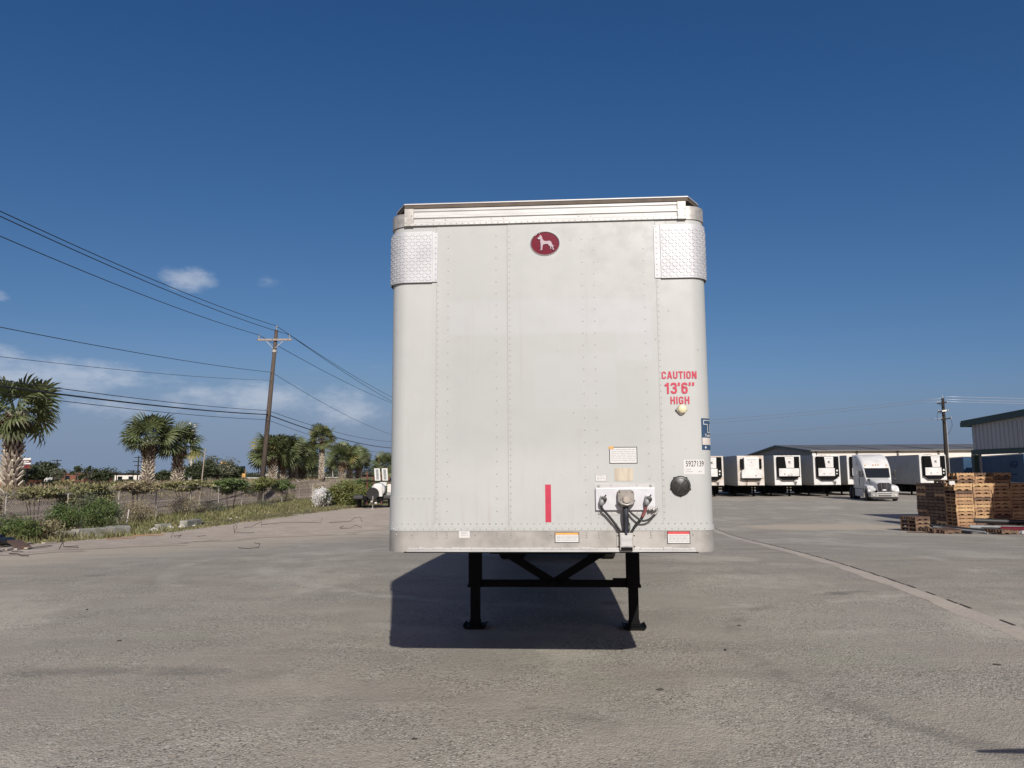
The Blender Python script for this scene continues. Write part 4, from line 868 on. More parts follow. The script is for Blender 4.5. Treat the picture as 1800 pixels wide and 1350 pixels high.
# ------------------------------------------------------------------ green-trimmed open shed on the right
pc = P(1712, 745, 36.0)
SX, SYF = pc.x, 36.3
SYN = 15.0; gs = G(SX, 34)
ze = pc.z; zr = ze+(SYF-(SYF+SYN)/2)*.045
sh = thing('open_shed', 'open sided metal shed with dark green roof edge and grey siding', 'building', (0, 0, 0))
ymid = (SYF+SYN)/2
MB().prism([(SYF+.35, ze-.02), (ymid, zr), (SYN-.35, ze-.02), (SYN-.35, ze+.16), (ymid, zr+.18), (SYF+.35, ze+.16)], lambda y, z: (SX-.1, y, z), lambda y, z: (SX+26, y, z)).build('roof', M['whroof'], sh)
MB().prism([(SYF+.36, ze-.10), (ymid, zr-.08), (SYN-.36, ze-.10), (SYN-.36, ze+.18), (ymid, zr+.20), (SYF+.36, ze+.18)], lambda y, z: (SX-.24, y, z), lambda y, z: (SX-.104, y, z)).build('roof_trim', M['darkgreen'], sh)
MB().box(SX-.24, SX+26, SYF+.365, SYF+.43, ze-.12, ze+.1).build('eave_gutter', M['darkgreen'], sh)
zsb = P(1716, 790.5, 36).z
wl = MB().prism([(SYF-.15, zsb), (SYF-.15, ze-.05), (ymid, zr-.05), (SYN+.15, ze-.05), (SYN+.15, zsb)], lambda y, z: (SX-.02, y, z), lambda y, z: (SX+.04, y, z)).build('gable_siding', M['greywall'], sh)
mb = MB(); y = SYN+.2
while y < SYF-.2: mb.box(SX-.05, SX-.021, y, y+.07, zsb+.01, ze-.06); y += .3
mb.build('siding_ribs', M['greywall'], sh, stuff=True)
MB().box(SX-.06, SX+.1, SYN, SYF, zsb-.24, zsb-.002).build('lower_beam', M['darkgreen'], sh)
for y in (SYF-.12, SYF-7.2, SYF-14.2, SYN+.12):
    for x in (SX+.03, SX+12, SX+25): MB().box(x-.11, x+.11, y-.11, y+.11, G(x, y)-.1, (zsb-.245 if x < SX+1 else ze-.1)).build('post', M['darkgreen'], sh)
MB().box(SX+.16, SX+.26, SYF-.28, SYF-.2, G(SX, SYF), ze-.1).build('rain_pipe', M['greywall'], sh)
MB().box(SX+.06, SX+26, SYF-.1, SYF, ze-.9, ze-.1).build('end_beam', M['darkgreen'], sh)

# ------------------------------------------------------------------ utility poles and their cables
YL0 = 66.0
top = P(486, 580, YL0); bt = P(461, 846, YL0); dz = (top-bt)/(top.z-bt.z)
def polept(z): return top + dz*(z-top.z)
gz0 = G(polept(.5).x, YL0)
up = thing('utility_pole', 'tall leaning wooden utility pole with single crossarm beside the palms', 'utility pole', polept(gz0-.1))
b0 = polept(gz0-.1)
L_ = lambda v: Vector(v)-b0
MB().tube([L_(polept(gz0-.3)), L_(polept(7)), L_(polept(top.z))], [.235, .205, .155], 14).build('pole', M['polewood'], up, smooth=True)
zc = P(486, 598, YL0).z; pa = L_(polept(zc))
arm = MB().box(pa.x-1.55, pa.x+1.52, pa.y-.3, pa.y-.16, pa.z-.08, pa.z+.08).build('crossarm', M['armwood'], up, bevel=.01)
for sg in (-1, 1): MB().bar((pa.x+sg*.75, pa.y-.2, pa.z-.1), (pa.x+sg*.1-.05, pa.y-.2, pa.z-.75), .03, .05).build('arm_brace', M['galv'], up)
MB().lathe([(.24, -.12), (.24, .12)], (pa.x-.06, pa.y, pa.z-1.0), (dz.x, 0, 1), 14).build('steel_band', M['galv'], up)
insp = []
for x in (-1.42, 1.3):
    MB().lathe([(.03, 0), (.03, .16), (.07, .17), (.075, .24), (.04, .28), (.07, .3), (.05, .36)], (pa.x+x, pa.y-.23, pa.z+.08), (0, 0, 1), 10).build('insulator', M['insul'], up); insp.append(Vector((pa.x+x, pa.y-.23, pa.z+.44))+b0)
MB().lathe([(.03, -.1), (.03, .2), (.08, .22), (.08, .3), (.05, .38)], L_(top), (0, 0, 1), 10).build('insulator', M['insul'], up); insp.append(top+Vector((0, 0, .36)))
def span(name, a, b, sag, r, ma, label, group, n=28, cat='cable'):
    a, b = Vector(a), Vector(b); pts = []
    for i in range(n+1):
        t_ = i/n; q = a.lerp(b, t_); pts.append(Vector((q.x, q.y, q.z-4*sag*t_*(1-t_)))-a)
    o = MB().tube(pts, r, 5).build(name, ma, None, smooth=True); o.location = a
    return tag(o, label, cat, group)
def thru(a, ex, ey, sag, px, py):                          # end point at (ex, ey) whose cable passes the sight line of a photo pixel
    lo, hi = 0.02, 1.0; k = ray(px, py).x/ray(px, py).y
    f = lambda t_: (a.x+(ex-a.x)*t_)-k*(a.y+(ey-a.y)*t_)
    for _ in range(60):
        m_ = (lo+hi)/2
        if (f(lo) > 0) == (f(m_) > 0): lo = m_
        else: hi = m_
    z = P(px, py, a.y+(ey-a.y)*lo).z; return Vector((ex, ey, a.z+(z-a.z+4*sag*lo*(1-lo))/lo))
NEAR, FARP = 11.0, 142.0
GW = 'overhead cables along the left roadside'
for q, lb, yl, yr_ in ((insp[0], 'left arm conductor', 415, 706), (insp[1], 'right arm conductor', 380, 702), (insp[2], 'pole top conductor', 371, 695)):
    span('power_cable', q, thru(q, q.x+.8, NEAR, .7, 0, yl), .7, .022, M['wire'], 'black overhead cable from the leaning pole towards the camera, ' + lb, GW)
    span('power_cable', q, thru(q, q.x+1.2, FARP, .5, 683, yr_), .5, .026, M['wire'], 'black overhead cable from the leaning pole to behind the trailer, ' + lb, GW)
def attach(py): return P(470, py, YL0).z
for py, y0, r, ma, lb in ((655, 575, .018, 'wire', 'uppermost thin cable below the crossarm'), (669, 627, .012, 'wire', 'second thin cable below the crossarm'), (722, 668, .02, 'wire', 'thin cable just above the thick bundle'), (729, 679, .042, 'wire', 'thick bundled cable'), (738, 691, .018, 'wire', 'lowest thin cable')):
    z = attach(py); a = polept(z)-Vector((.0, .2, 0))
    span('telecom_cable', a, thru(a, a.x+.2, NEAR, .45, 0, y0), .45, r, M[ma], lb+' from the leaning pole towards the camera', GW)
    if py != 669: span('telecom_cable', a, thru(a, a.x+1.6, FARP, .9, 683, {655: 762, 722: 776, 729: 787, 738: 797}[py]), .9, r*1.1, M[ma], lb+' from the leaning pole to behind the trailer', GW)
    MB().lathe([(.03, 0), (.03, .2)], L_(a)+Vector((0, .05, 0)), (0, -1, 0), 6).build('cable_clamp', M['galv'], up)

rp_ = P(1664, 830, 82); rt = P(1657, 700, 82); rb = on(1665, 82)
rp = thing('utility_pole', 'dark utility pole with three short crossarms behind the pallet stacks', 'utility pole', rb)
H2 = rt.z-rb.z; dx = rt.x-rb.x
MB().tube([(0, 0, -.3), (dx*.5, 0, H2*.5), (dx, 0, H2)], [.2, .185, .15], 10).build('pole', M['darkpole'], rp, smooth=True)
MB().tube([(.22, -.12, 0), (dx+.17, -.1, H2-2.6)], .03, 5).build('ground_conduit', M['galv'], rp)
for py, l0, l1 in ((708, -.75, .42), (722.5, -.7, .45), (736, -.42, .75)):
    z = P(1659, py, 82).z-rb.z; xx = dx*z/H2
    a = MB().bar((xx+l0, -.22, z-.12), (xx+l1, -.16, z+.06), .12, .13).build('crossarm', M['darkpole'], rp)
    for l in (l0+.05, l1-.05): MB().lathe([(.03, 0), (.06, .1), (.06, .2), (.03, .24)], (xx+l, -.2, z-.05), (0, 0, 1), 8).build('insulator', M['insul'], rp)
    MB().bar((xx+l0*.7, -.2, z-.15), (xx, -.18, z-.55), .03, .04).build('arm_brace', M['darkmetal'], rp)
z1 = P(1659, 722.5, 82).z-rb.z; MB().lathe([(.09, 0), (.1, .03), (.1, .5), (.07, .55)], (dx*z1/H2-.35, -.3, z1-.05), (1, 0, .15), 10).build('fuse_switch', M['white2'], rp)
MB().lathe([(.03, 0), (.05, .15), (.05, .3), (.02, .34)], (dx, 0, H2), (0, 0, 1), 8).build('insulator', M['insul'], rp)
zz = P(1659, 740, 82).z-rb.z; MB().tube([(dx*zz/H2+.7, -.2, zz+.1), (dx*zz/H2+.75, -.2, zz-.5), (dx*zz/H2+.5, -.2, zz-1.1), (dx*zz/H2+.2, -.15, zz-1.5)], .025, 5).tube([(-.75+dx, -.2, z1-.1), (-.9+dx, -.2, z1-.6), (-.8+dx, -.2, z1-1.1)], .02, 5).build('jumper_loop', M['wire'], rp, stuff=True)
GR = 'sunlit wires on the right horizon'
for i, (py, pl) in enumerate(((700, 736), (705, 742), (735, 763.5))):
    zA = P(1655, py, 82); b = P(1250, pl, 113.0); e = zA.lerp(Vector((b.x, b.y, b.z+.25)), 1.0/.536); e = Vector((15, 140, zA.z+(b.z+.3-zA.z)*1.55))
    span('overhead_wire', zA, e, .45, .022, M['wirel'], ('topmost', 'middle', 'lowest')[i]+' pale wire from the dark pole to behind the box trailer', GR)
for i, (py, pr_) in enumerate(((697, 702), (702, 708), (706, 712))):
    zA = P(1662, py, 82); zB = P(1800, pr_, 88).z
    span('overhead_wire', zA, (118, 96, zA.z+.4), max(.3, (zA.z-zB)*1.5), .022, M['wirel'], ('topmost', 'middle', 'lowest')[i]+' pale wire from the dark pole above the shed roof', GR)

# ------------------------------------------------------------------ pallets
def notch_prof(L, h, z0):
    a = [(0, z0), (.2*L, z0), (.23*L, z0+.3*h), (.37*L, z0+.3*h), (.4*L, z0), (.6*L, z0), (.63*L, z0+.3*h), (.77*L, z0+.3*h), (.8*L, z0), (L, z0), (L, z0+h), (0, z0+h)]
    return a
PS, PH = .79, .1535
def pallet_pieces():
    out = []
    for y in (-PS/2, -.02, PS/2-.04): out.append(('stringer', MB().prism([(x-PS/2, z) for x, z in notch_prof(PS, .105, .024)], lambda x, z, y=y: (x, y, z), lambda x, z, y=y: (x, y+.04, z))))
    for k in range(6): x = -PS/2+k*(PS-.09)/5; out.append(('deck_board', MB().box(x, x+.09, -PS/2-.004, PS/2+.004, .1295, .151)))
    for x in (-PS/2, -.045, PS/2-.09): out.append(('base_board', MB().box(x, x+.09, -PS/2-.004, PS/2+.004, .0, .0235)))
    return out
allp = MB()
for _, b in pallet_pieces(): allp.add(b.v, b.f)
PMES = allp.mesh('pallet', M['wood'])
plp = MB()
for i_, (nm_, b_) in enumerate(pallet_pieces()):
    if nm_ == 'stringer': y_ = (-PS/2, -.02, PS/2-.04)[i_]; plp.box(-PS/2, PS/2, y_, y_+.04, .024, .129)
    else: plp.add(b_.v, b_.f)
PPLAIN = plp.mesh('pallet', M['wood']); PPLAING = PPLAIN.copy(); PPLAING.materials[0] = M['woodgrey']; PMESG = PMES.copy(); PMESG.materials[0] = M['woodgrey']
PARTM = {}
for i, (nm, b) in enumerate(pallet_pieces()): PARTM[i] = (nm, b.mesh(nm, M['wood']), b.mesh(nm, M['woodgrey']))
def pallet_simple(loc, rz, label, grey=False, tilt=(0, 0)):
    o = link('wooden_pallet', (rnd.choice((PMESG, PPLAING, PPLAING)) if grey else rnd.choice((PMES, PPLAIN, PPLAIN)))); o.location = loc; o.rotation_euler = (tilt[0], tilt[1], rz)
    return tag(o, label, 'pallet', 'stacked wooden pallets')
def pallet_full(loc, rz, label, grey=False, tilt=(0, 0)):
    e = thing('wooden_pallet', label, 'pallet', loc, 0, 'stacked wooden pallets'); e.rotation_euler = (tilt[0], tilt[1], rz)
    for i, (nm, a, b) in PARTM.items(): link(nm, b if grey else a, e)
    return e
ORD = ['topmost', 'second from the top', 'third from the top', 'fourth from the top', 'fifth from the top', 'sixth from the top', 'seventh from the top', 'eighth from the top', 'ninth from the top', 'tenth from the top', 'eleventh from the top', 'twelfth from the top', 'thirteenth from the top', 'fourteenth from the top', 'fifteenth from the top', 'sixteenth from the top', 'seventeenth from the top']
pf = on(1676, 33.0); BX, BY = pf.x, 33.0
FRONT = ['sunlit corner stack', 'half sunlit stack beside the corner stack', 'shaded stack third along the front', 'shaded stack at the far end of the front']
BACK = ['stack behind the corner stack', 'third stack back on the dark side', 'rearmost stack on the dark side']
def stack(x, y, n, rz, nm, grey, full_top=0):
    g = G(x, y)
    for k in range(n):
        j = .02 if k else 0
        lo = (x+rnd.uniform(-.022, .022), y+rnd.uniform(-.022, .022), g+.004+k*PH); rzz = rz+rnd.uniform(-.025, .025)
        gy = grey if isinstance(grey, bool) else (rnd.random() < grey)
        lab = 'pallet %s in the %s' % (ORD[n-1-k], nm)
        (pallet_full if n-1-k < full_top else pallet_simple)(lo, rzz, lab, gy)
for i in range(4): stack(BX+.41+i*.81, BY+.4, 13, 0, FRONT[i], .12 if i < 2 else .2)
for j in range(1, 4): stack(BX+.41, BY+.4+j*.79, 13 if j > 1 else 14, pi/2, BACK[j-1], .85)
for i in range(1, 4): stack(BX+.41+i*.81-.2, BY+.4+.80, 16, 0, ('tall stack behind the half sunlit stack', 'tall stack behind the third front stack', 'tall stack behind the end front stack')[i-1], .6, 4)
g = on(1603, 32.2)
for k in range(4): pallet_full((g.x, g.y, g.z+.004+k*PH), .35+rnd.uniform(-.03, .03), 'pallet %s in the small low stack before the pile' % ORD[3-k], True)
for px, d, rz, ti, lb in ((1634, 30.6, .3, (0, .06), 'broken flat pallet lying left of the black pipes'), (1655, 30.2, .2, (.05, -.04), 'dark flat pallet lying under the black pipes'), (1752, 29.3, .25, (0, .04), 'flat pallet lying in front of the red pipe')):
    q = on(px, d); pallet_full((q.x, q.y, q.z+.03), rz, lb, True, ti)
# pipes and scrap in front of the pallets
def pipe(p0, d0, z0, p1, d1, z1, r, ma, label, name='scrap_pipe', cat='pipe'):
    a = on(p0, d0)+Vector((0, 0, z0)); b = on(p1, d1)+Vector((0, 0, z1)); c = (a+b)/2; dv = (b-a).normalized(); L = (b-a).length
    o = MB()
    o.lathe([(r*.86, -L/2+.01), (r, -L/2), (r, L/2), (r*.86, L/2-.01)], (0, 0, 0), dv, 14)
    m_ = o.build(name, ma, None, auto=A30); m_.location = c; return tag(m_, label, cat, 'pipes and bars lying before the pallets')
pipe(1706, 32.2, .42, 1880, 31, .30, .10, M['pipeblack'], 'long black pipe lying uppermost against the shaded pallets')
pipe(1698, 31.6, .17, 1850, 30.3, .14, .10, M['pipegrey'], 'grey pipe lying below the uppermost black pipe')
pipe(1752, 30.8, .12, 1860, 29.6, .12, .115, M['pipered'], 'dark red pipe lying at the right edge')
pipe(1718, 31.2, .10, 1830, 30.2, .09, .09, M['pipeblack'], 'black pipe lying between the grey and red pipes')
pipe(1628, 31.4, .28, 1742, 29.6, .10, .045, M['pipeblack'], 'thin black pipe sloping to the ground in front')
pipe(1634, 31.0, .22, 1725, 29.4, .07, .04, M['pipegrey'], 'thin grey pipe beside the sloping black pipe')
pipe(1650, 30.8, .08, 1700, 29.5, .06, .06, M['pipeblack'], 'short black pipe lying flat on the ground')
def plank(p0, d0, p1, d1, wd, th, ma, label, zz=.02, name='loose_plank'):
    a = on(p0, d0); b = on(p1, d1); c = (a+b)/2
    o = MB().bar(a-c+Vector((0, 0, zz)), b-c+Vector((0, 0, zz)), wd, th).build(name, ma); o.location = c; return tag(o, label, 'plank', 'loose planks on the ground')
plank(1588, 31.0, 1655, 30.0, .14, .03, M['woodgrey'], 'brown plank lying before the small pallet stack')
plank(1715, 30, 1765, 29.4, .16, .04, M['wood'], 'tan plank lying under the red pipe', .06)
def lump(px, d, r, ma, label, name, cat, seed=1, sq=.6):
    rr_ = random.Random(seed); n = 10; o = MB(); p = on(px, d); prof = []
    o.lathe([(r*.75, 0), (r, r*.25*sq), (r*.8, r*.7*sq), (r*.3, r*sq), (.01, r*sq)], (0, 0, 0), (0, 0, 1), n)
    o.v = [(x*rr_.uniform(.7, 1.3), y*rr_.uniform(.7, 1.3), z*rr_.uniform(.75, 1.2)) for x, y, z in o.v]
    q = o.build(name, ma, None, auto=A30); q.location = (p.x, p.y, p.z-.01); return tag(q, label, cat)
lump(1792, 29.2, .22, M['rag'], 'crumpled white plastic scrap below the red pipe', 'plastic_scrap', 'scrap', 3)
lump(1726, 29.7, .1, M['rag'], 'small white scrap on the thin grey pipe end', 'plastic_scrap', 'scrap', 4)
cn = on(1671, 33.02); o = MB().box(-.12, .12, -.03, 0, 0, .16).build('paper_tag', M['sticker']); o.location = (BX-.12, BY-.03, G(BX, BY)+12.6*PH); tag(o, 'white paper tag stuck on the corner stack of pallets', 'tag')

# ------------------------------------------------------------------ chain-link fence on the left
FX = -20.3; FY = [21.6, 26, 30.2, 34.4, 38.8, 43, 47.5, 52, 56.5, 61.3, 66.3, 71.6, 76.5]
FH = 1.78
fe = thing('chain_link_fence', 'rusty chain-link fence with angled post arms along the left verge', 'fence', (FX, FY[0], G(FX, FY[0])))
ob = Vector((FX, FY[0], G(FX, FY[0])))
for i, y in enumerate(FY):
    g = G(FX, y); ln = rnd.uniform(-.03, .03); base = Vector((FX, y, g-.1))-ob; tp_ = Vector((FX+ln, y+rnd.uniform(-.05, .05), g+FH))-ob
    po = MB().tube([base, tp_], .038, 8).build('post', M['fencepost'], fe)
    if i in (2, 6, 9, 11): MB().bar(tp_, tp_+Vector((-.32, -.05, .3)), .035, .035).build('barb_arm', M['fencepost'], po)
mb = MB()
for a, b in zip(FY, FY[1:]): MB().tube([Vector((FX, a, G(FX, a)+FH-.02))-ob, Vector((FX, b, G(FX, b)+FH-.02))-ob], .022, 6).build('top_rail', M['fencepost'], fe)
mb = MB(); y = FY[0]; pit = .13; Hm = FH-.08
while y < FY[-1]:
    for sg in (1, -1):
        ya, yb = (y, y+Hm) if sg > 0 else (y+Hm, y)
        if max(ya, yb) > FY[-1]: continue
        za, zb = G(FX, ya)+.03, G(FX, yb)+.03+Hm
        mb.bar(Vector((FX+.03*sg*.3, ya, za))-ob, Vector((FX+.03*sg*.3, yb, zb))-ob, .0055, .0055)
    y += pit
mb.build('chain_link_mesh', M['chain'], fe, stuff=True)
y = 38.5; o = MB().tube([(0, 0, -.05), (.06, .1, .95)], .035, 8).build('short_stake', M['fencepost']); q = on(226, 36.5); o.location = q; tag(o, 'short pale stake leaning beside the fence and kerb', 'stake')
a = on(22, 29.7)+Vector((0, 0, 1.02)); b = on(66, 29.4)+Vector((0, 0, .28)); o = MB().bar((0, 0, 0), b-a, .09, .09).build('fallen_timber', M['polewood']); o.location = a; tag(o, 'weathered timber slanting down from the fence post', 'timber')
a = on(351, 52.5); o = MB().tube([(0, 0, -.1), P(361, 788, 52.5)-a], [.055, .03], 8).build('bare_pole', M['armwood']); o.location = a; tag(o, 'thin pale leaning pole behind the fence', 'pole')
# low kerb blocks and rubble along the verge
def block(p0, d0, p1, d1, w_, h_, ma, label, name='kerb_block', cat='kerb', grp='concrete kerb blocks along the verge'):
    a = on(p0, d0); b = on(p1, d1); c = (a+b)/2; o = MB().bar(a-c+Vector((0, 0, h_/2-.03)), b-c+Vector((0, 0, h_/2-.03)), w_, h_).build(name, ma, bevel=.03); o.location = c; return tag(o, label, cat, grp)
block(86, 30.6, 136, 31.4, .35, .30, M['kerb'], 'brownish kerb block at the near end of the row')
block(137, 31.4, 229, 33.8, .45, .36, M['kerb'], 'long kerb block with a pale flat top beside the stake')
block(196, 34.2, 226, 34.8, .8, .34, M['kerb'], 'short slab lying on top behind the long kerb block')
block(281, 36.0, 300, 36.6, .4, .3, M['kerb'], 'dark short kerb block half sunk in grass')
block(326, 38.0, 352, 39.5, .4, .34, M['kerb'], 'kerb block with a white top at the far end')
for i, (px, d, r, lb) in enumerate(((255, 35, .13, 'white rubble lump left of the sunk kerb block'), (275, 35.3, .2, 'broken white rubble beside the sunk kerb block'), (302, 36.4, .2, 'jagged white rubble right of the sunk kerb block'), (324, 37.5, .17, 'white rubble below the far kerb block'), (345, 38.5, .1, 'small white rubble below the far kerb block'), (420, 45, .14, 'pale rubble in the verge grass near the thicket'), (408, 44, .09, 'small pale rubble left of the verge grass gap'), (150, 30.4, .12, 'white bag scrap on the grass by the long kerb block'), (181, 30.8, .22, 'squarish pale stone below the long kerb block'))):
    tag(lump(px, d, r, M['rag'] if i != 8 else M['kerb'], lb, 'rubble', 'rubble', i+5, .8), lb, 'rubble', 'rubble along the verge')
o = lump(360, 40, .17, M['blackrub'], 'black rubbish beside the far kerb block', 'rubbish', 'rubbish', 31)
# debris heap at the left edge
def seg(name, pts, r, ma, label, cat, grp=None, n=6):
    a = Vector(pts[0]); o = MB().tube([Vector(q)-a for q in pts], r, n).build(name, ma, None, smooth=True); o.location = a; return tag(o, label, cat, grp)
def at(px, d, z): return on(px, d)+Vector((0, 0, z))
DB = 'debris heap at the left edge'
seg('debris_log', [at(-30, 23.0, .16), at(0, 23.6, .2), at(28, 24.8, .17)], .13, M['pipeblack'], 'black round log on top of the debris heap', 'log', DB, 10)
seg('debris_log', [at(-30, 23.8, .22), at(10, 24.6, .28)], .11, M['pipeblack'], 'black log behind the topmost one in the heap', 'log', DB, 10)
o = MB().bar((0, 0, 0), at(52, 22.6, .06)-at(32, 24.0, .2), .34, .07).build('debris_board', M['woodgrey']); o.location = at(32, 24.0, .2); tag(o, 'dark grey board slanting off the debris heap', 'board', DB)
for i, (p0, d0, p1, d1, w_, lb) in enumerate(((18, 21.6, 33, 22.6, .1, 'bleached plank under the black logs'), (54, 22.4, 97, 24.2, .1, 'long bleached plank reaching right from the heap'), (50, 25.5, 64, 26.2, .12, 'bleached plank behind the grey board'), (84, 26, 104, 26.6, .12, 'bleached plank farthest right of the heap'), (2, 21.0, 14, 21.6, .14, 'bleached plank nearest in the heap'), (36, 21.9, 42, 22.2, .08, 'short bleached plank beside the grey board'))):
    plank(p0, d0, p1, d1, w_, .03, M['plank'], lb, .05)
TW_ = 'twisted bars and sticks on the dirt'
for i, (pts, r, lb) in enumerate((
    ([(26, 20.1, .03), (40, 19.6, .05), (48, 19.2, .03), (60, 19.0, .03)], .022, 'bent brown stick lying below the debris heap'),
    ([(30, 21.2, .02), (50, 21.0, .02)], .018, 'thin straight stick just below the debris heap'),
    ([(112, 22.4, .02), (118, 23.0, .2), (120, 23.1, .05), (146, 23.2, .03)], .022, 'black bar with an upturned end right of the heap'),
    ([(118, 23.8, .02), (145, 24.0, .04)], .014, 'thin bar behind the upturned black bar'),
    ([(306, 30.3, .02), (308, 30.5, .25), (312, 30.4, .06), (324, 30.3, .12), (318, 30.0, .03)], .022, 'knotted black bar near the tan planks'),
    ([(416, 33.0, .04), (414, 33.0, .36), (417, 33.1, .42), (420, 33, .3), (416, 32.9, .1), (430, 33, .05), (450, 33, .06)], .022, 'hooked black bar standing a loop up from the dirt'),
    ([(432, 37.0, .03), (445, 37, .05), (456, 37.3, .2), (462, 37.2, .28), (462, 37.2, .05)], .022, 'rusty bar bent up at its right end'),
    ([(462, 38.5, .05), (500, 39, .12), (530, 39.5, .1), (566, 39.6, .06), (568, 39.6, .3)], .022, 'long rusty bar with its tip turned up'),
    ([(580, 40.2, .03), (616, 40.6, .05), (626, 40.8, .25), (634, 40.9, .28), (638, 40.9, .02)], .02, 'rusty bar near the small trailer, bent into a hoop'),
    ([(598, 36.0, .05), (606, 36, .15), (600, 36, .03), (618, 36, .04), (626, 36.2, .16), (637, 36.2, .06)], .02, 'curly rusty wire below the hoop shaped bar'),
    ([(424, 22.6, .015), (440, 21.8, .03), (458, 22.3, .03), (461, 22.8, .12), (451, 22.9, .14)], .016, 'bent black wire alone on the concrete'),
    ([(344, 27.2, .01), (392, 28, .02)], .01, 'thin wire lying flat at the slab edge'),
    ([(352, 31, .02), (366, 31, .06)], .015, 'small twig on the pale dirt'))):
    seg('bent_bar', [at(*q) for q in pts], r*.52, M['rust'], lb, 'bar', TW_)
plank(241, 31.6, 292, 32.6, .2, .03, M['wood'], 'long tan plank lying in the dirt below the rubble', .04)
plank(193, 29.4, 243, 30.2, .16, .03, M['wood'], 'tan plank at the grass edge left of the long one', .04)
o = lump(733, 5.35, .028, mat('dark_pebble', (.05, .045, .04), .9, 0, 0), 'small dark pebble alone on the concrete before the trailer', 'pebble', 'pebble', 9, .5)
for i, (px, py, lb) in enumerate(((1299, 1100, 'dark chip on the concrete right of the landing leg'), (1275, 1143, 'dark flat sliver lying at the slab joint right of the shadow'), (1753, 1169, 'dark chip on the concrete near the right edge below the pale strip'), (209, 1127, 'dark chip on the slab joint at the left'), (153, 1072, 'dark chip on the concrete beyond the left slab joint'), (1160, 1213, 'dark sliver on the concrete in front of the shadow corner'))):
    r = ray(px, py); tq = -H_/r.z; q = r*tq+Vector((0, 0, H_)); o = MB().lathe([(.012, 0), (.02, .004), (.012, .010), (.003, .011)], (0, 0, 0), (0, 0, 1), 7, 1.5+.3*(i % 3), .8).build('pebble', bpy.data.materials['dark_pebble']); o.location = (q.x, q.y, .001); o.rotation_euler = (0, 0, i*1.3)
    tag(o, lb, 'pebble', 'loose chips on the concrete')
# ------------------------------------------------------------------ fan palms
def frond_mesh(name, ma, droop=.35, n=20, L=1.0, seed=1, PL=.95):
    r = random.Random(seed); mb = MB()
    mb.tube([(0, 0, 0), (PL*.5, 0, .05), (PL, 0, 0)], [.03, .02, .014], 4)
    for k in range(n):
        th = math.radians(-118+236*k/(n-1)); l = L*(.72+.28*cos(th*.6))*r.uniform(.92, 1.05); fold = .045*(1 if k % 2 else -1)
        c, s_ = cos(th), sin(th); p = Vector((PL, 0, 0)); d = Vector((c, s_, 0)); t_ = Vector((-s_, c, 0)); w_ = math.radians(236/(n-1))*l*.56*.58
        m1 = p+d*l*.56+Vector((0, 0, -.08*droop+fold-.10*abs(s_))); m2 = p+d*l*.8+Vector((0, 0, -.3*droop*l+fold*.6-.16*abs(s_))); e = p+d*l*.97+Vector((0, 0, -droop*r.uniform(.55, 1.25)*l-.2*abs(s_)))
        mb.add([p-t_*.01, p+t_*.01, m1+t_*w_, m1-t_*w_, m2+t_*w_*.62, m2-t_*w_*.62, e], [(0, 1, 2, 3), (3, 2, 4, 5), (5, 4, 6)])
    return mb.mesh(name, ma)
FR = [frond_mesh('frond', M['frond'], .28, 22, 1.0, 1), frond_mesh('frond', M['frond'], .5, 22, 1.05, 2), frond_mesh('frond', M['frondy'], .4, 18, .95, 3)]
FD = [frond_mesh('dead_frond', M['dead'], .75, 16, .8, 4, .3), frond_mesh('dead_frond', M['dead'], .9, 14, .9, 5, .25)]
def trunk_meshes():
    t_ = MB().tube([(0, 0, -.2), (0, 0, .1), (0, 0, .5), (0, 0, 1.0)], [.86, .80, .78, .84], 16).mesh('trunk', M['trunk'], True)
    b = MB(); r = random.Random(3)
    for row in range(15):
        for k in range(11):
            a = 2*pi*(k+.5*(row % 2))/11+r.uniform(-.12, .12); z = .03+row*.066+r.uniform(-.012, .012); sg = 1 if (k+row) % 2 else -1
            c, s_ = cos(a), sin(a); tx = Vector((-s_, c, 0)); rad = Vector((c, s_, 0)); p = rad*.74+Vector((0, 0, z)); q = rad*r.uniform(1.06, 1.22)+tx*sg*.14+Vector((0, 0, z+r.uniform(.055, .085)))
            b.add([p-tx*.17, p+tx*.17, q+tx*.085, q-tx*.085, p-tx*.15+Vector((0, 0, .03)), p+tx*.15+Vector((0, 0, .03)), q+tx*.08+Vector((0, 0, .02)), q-tx*.08+Vector((0, 0, .02))], [(0, 1, 2, 3), (4, 5, 6, 7), (0, 1, 5, 4), (1, 2, 6, 5), (2, 3, 7, 6), (3, 0, 4, 7)])
    return t_, b.mesh('leaf_boots', M['boot'])
TRK, BTS = trunk_meshes()
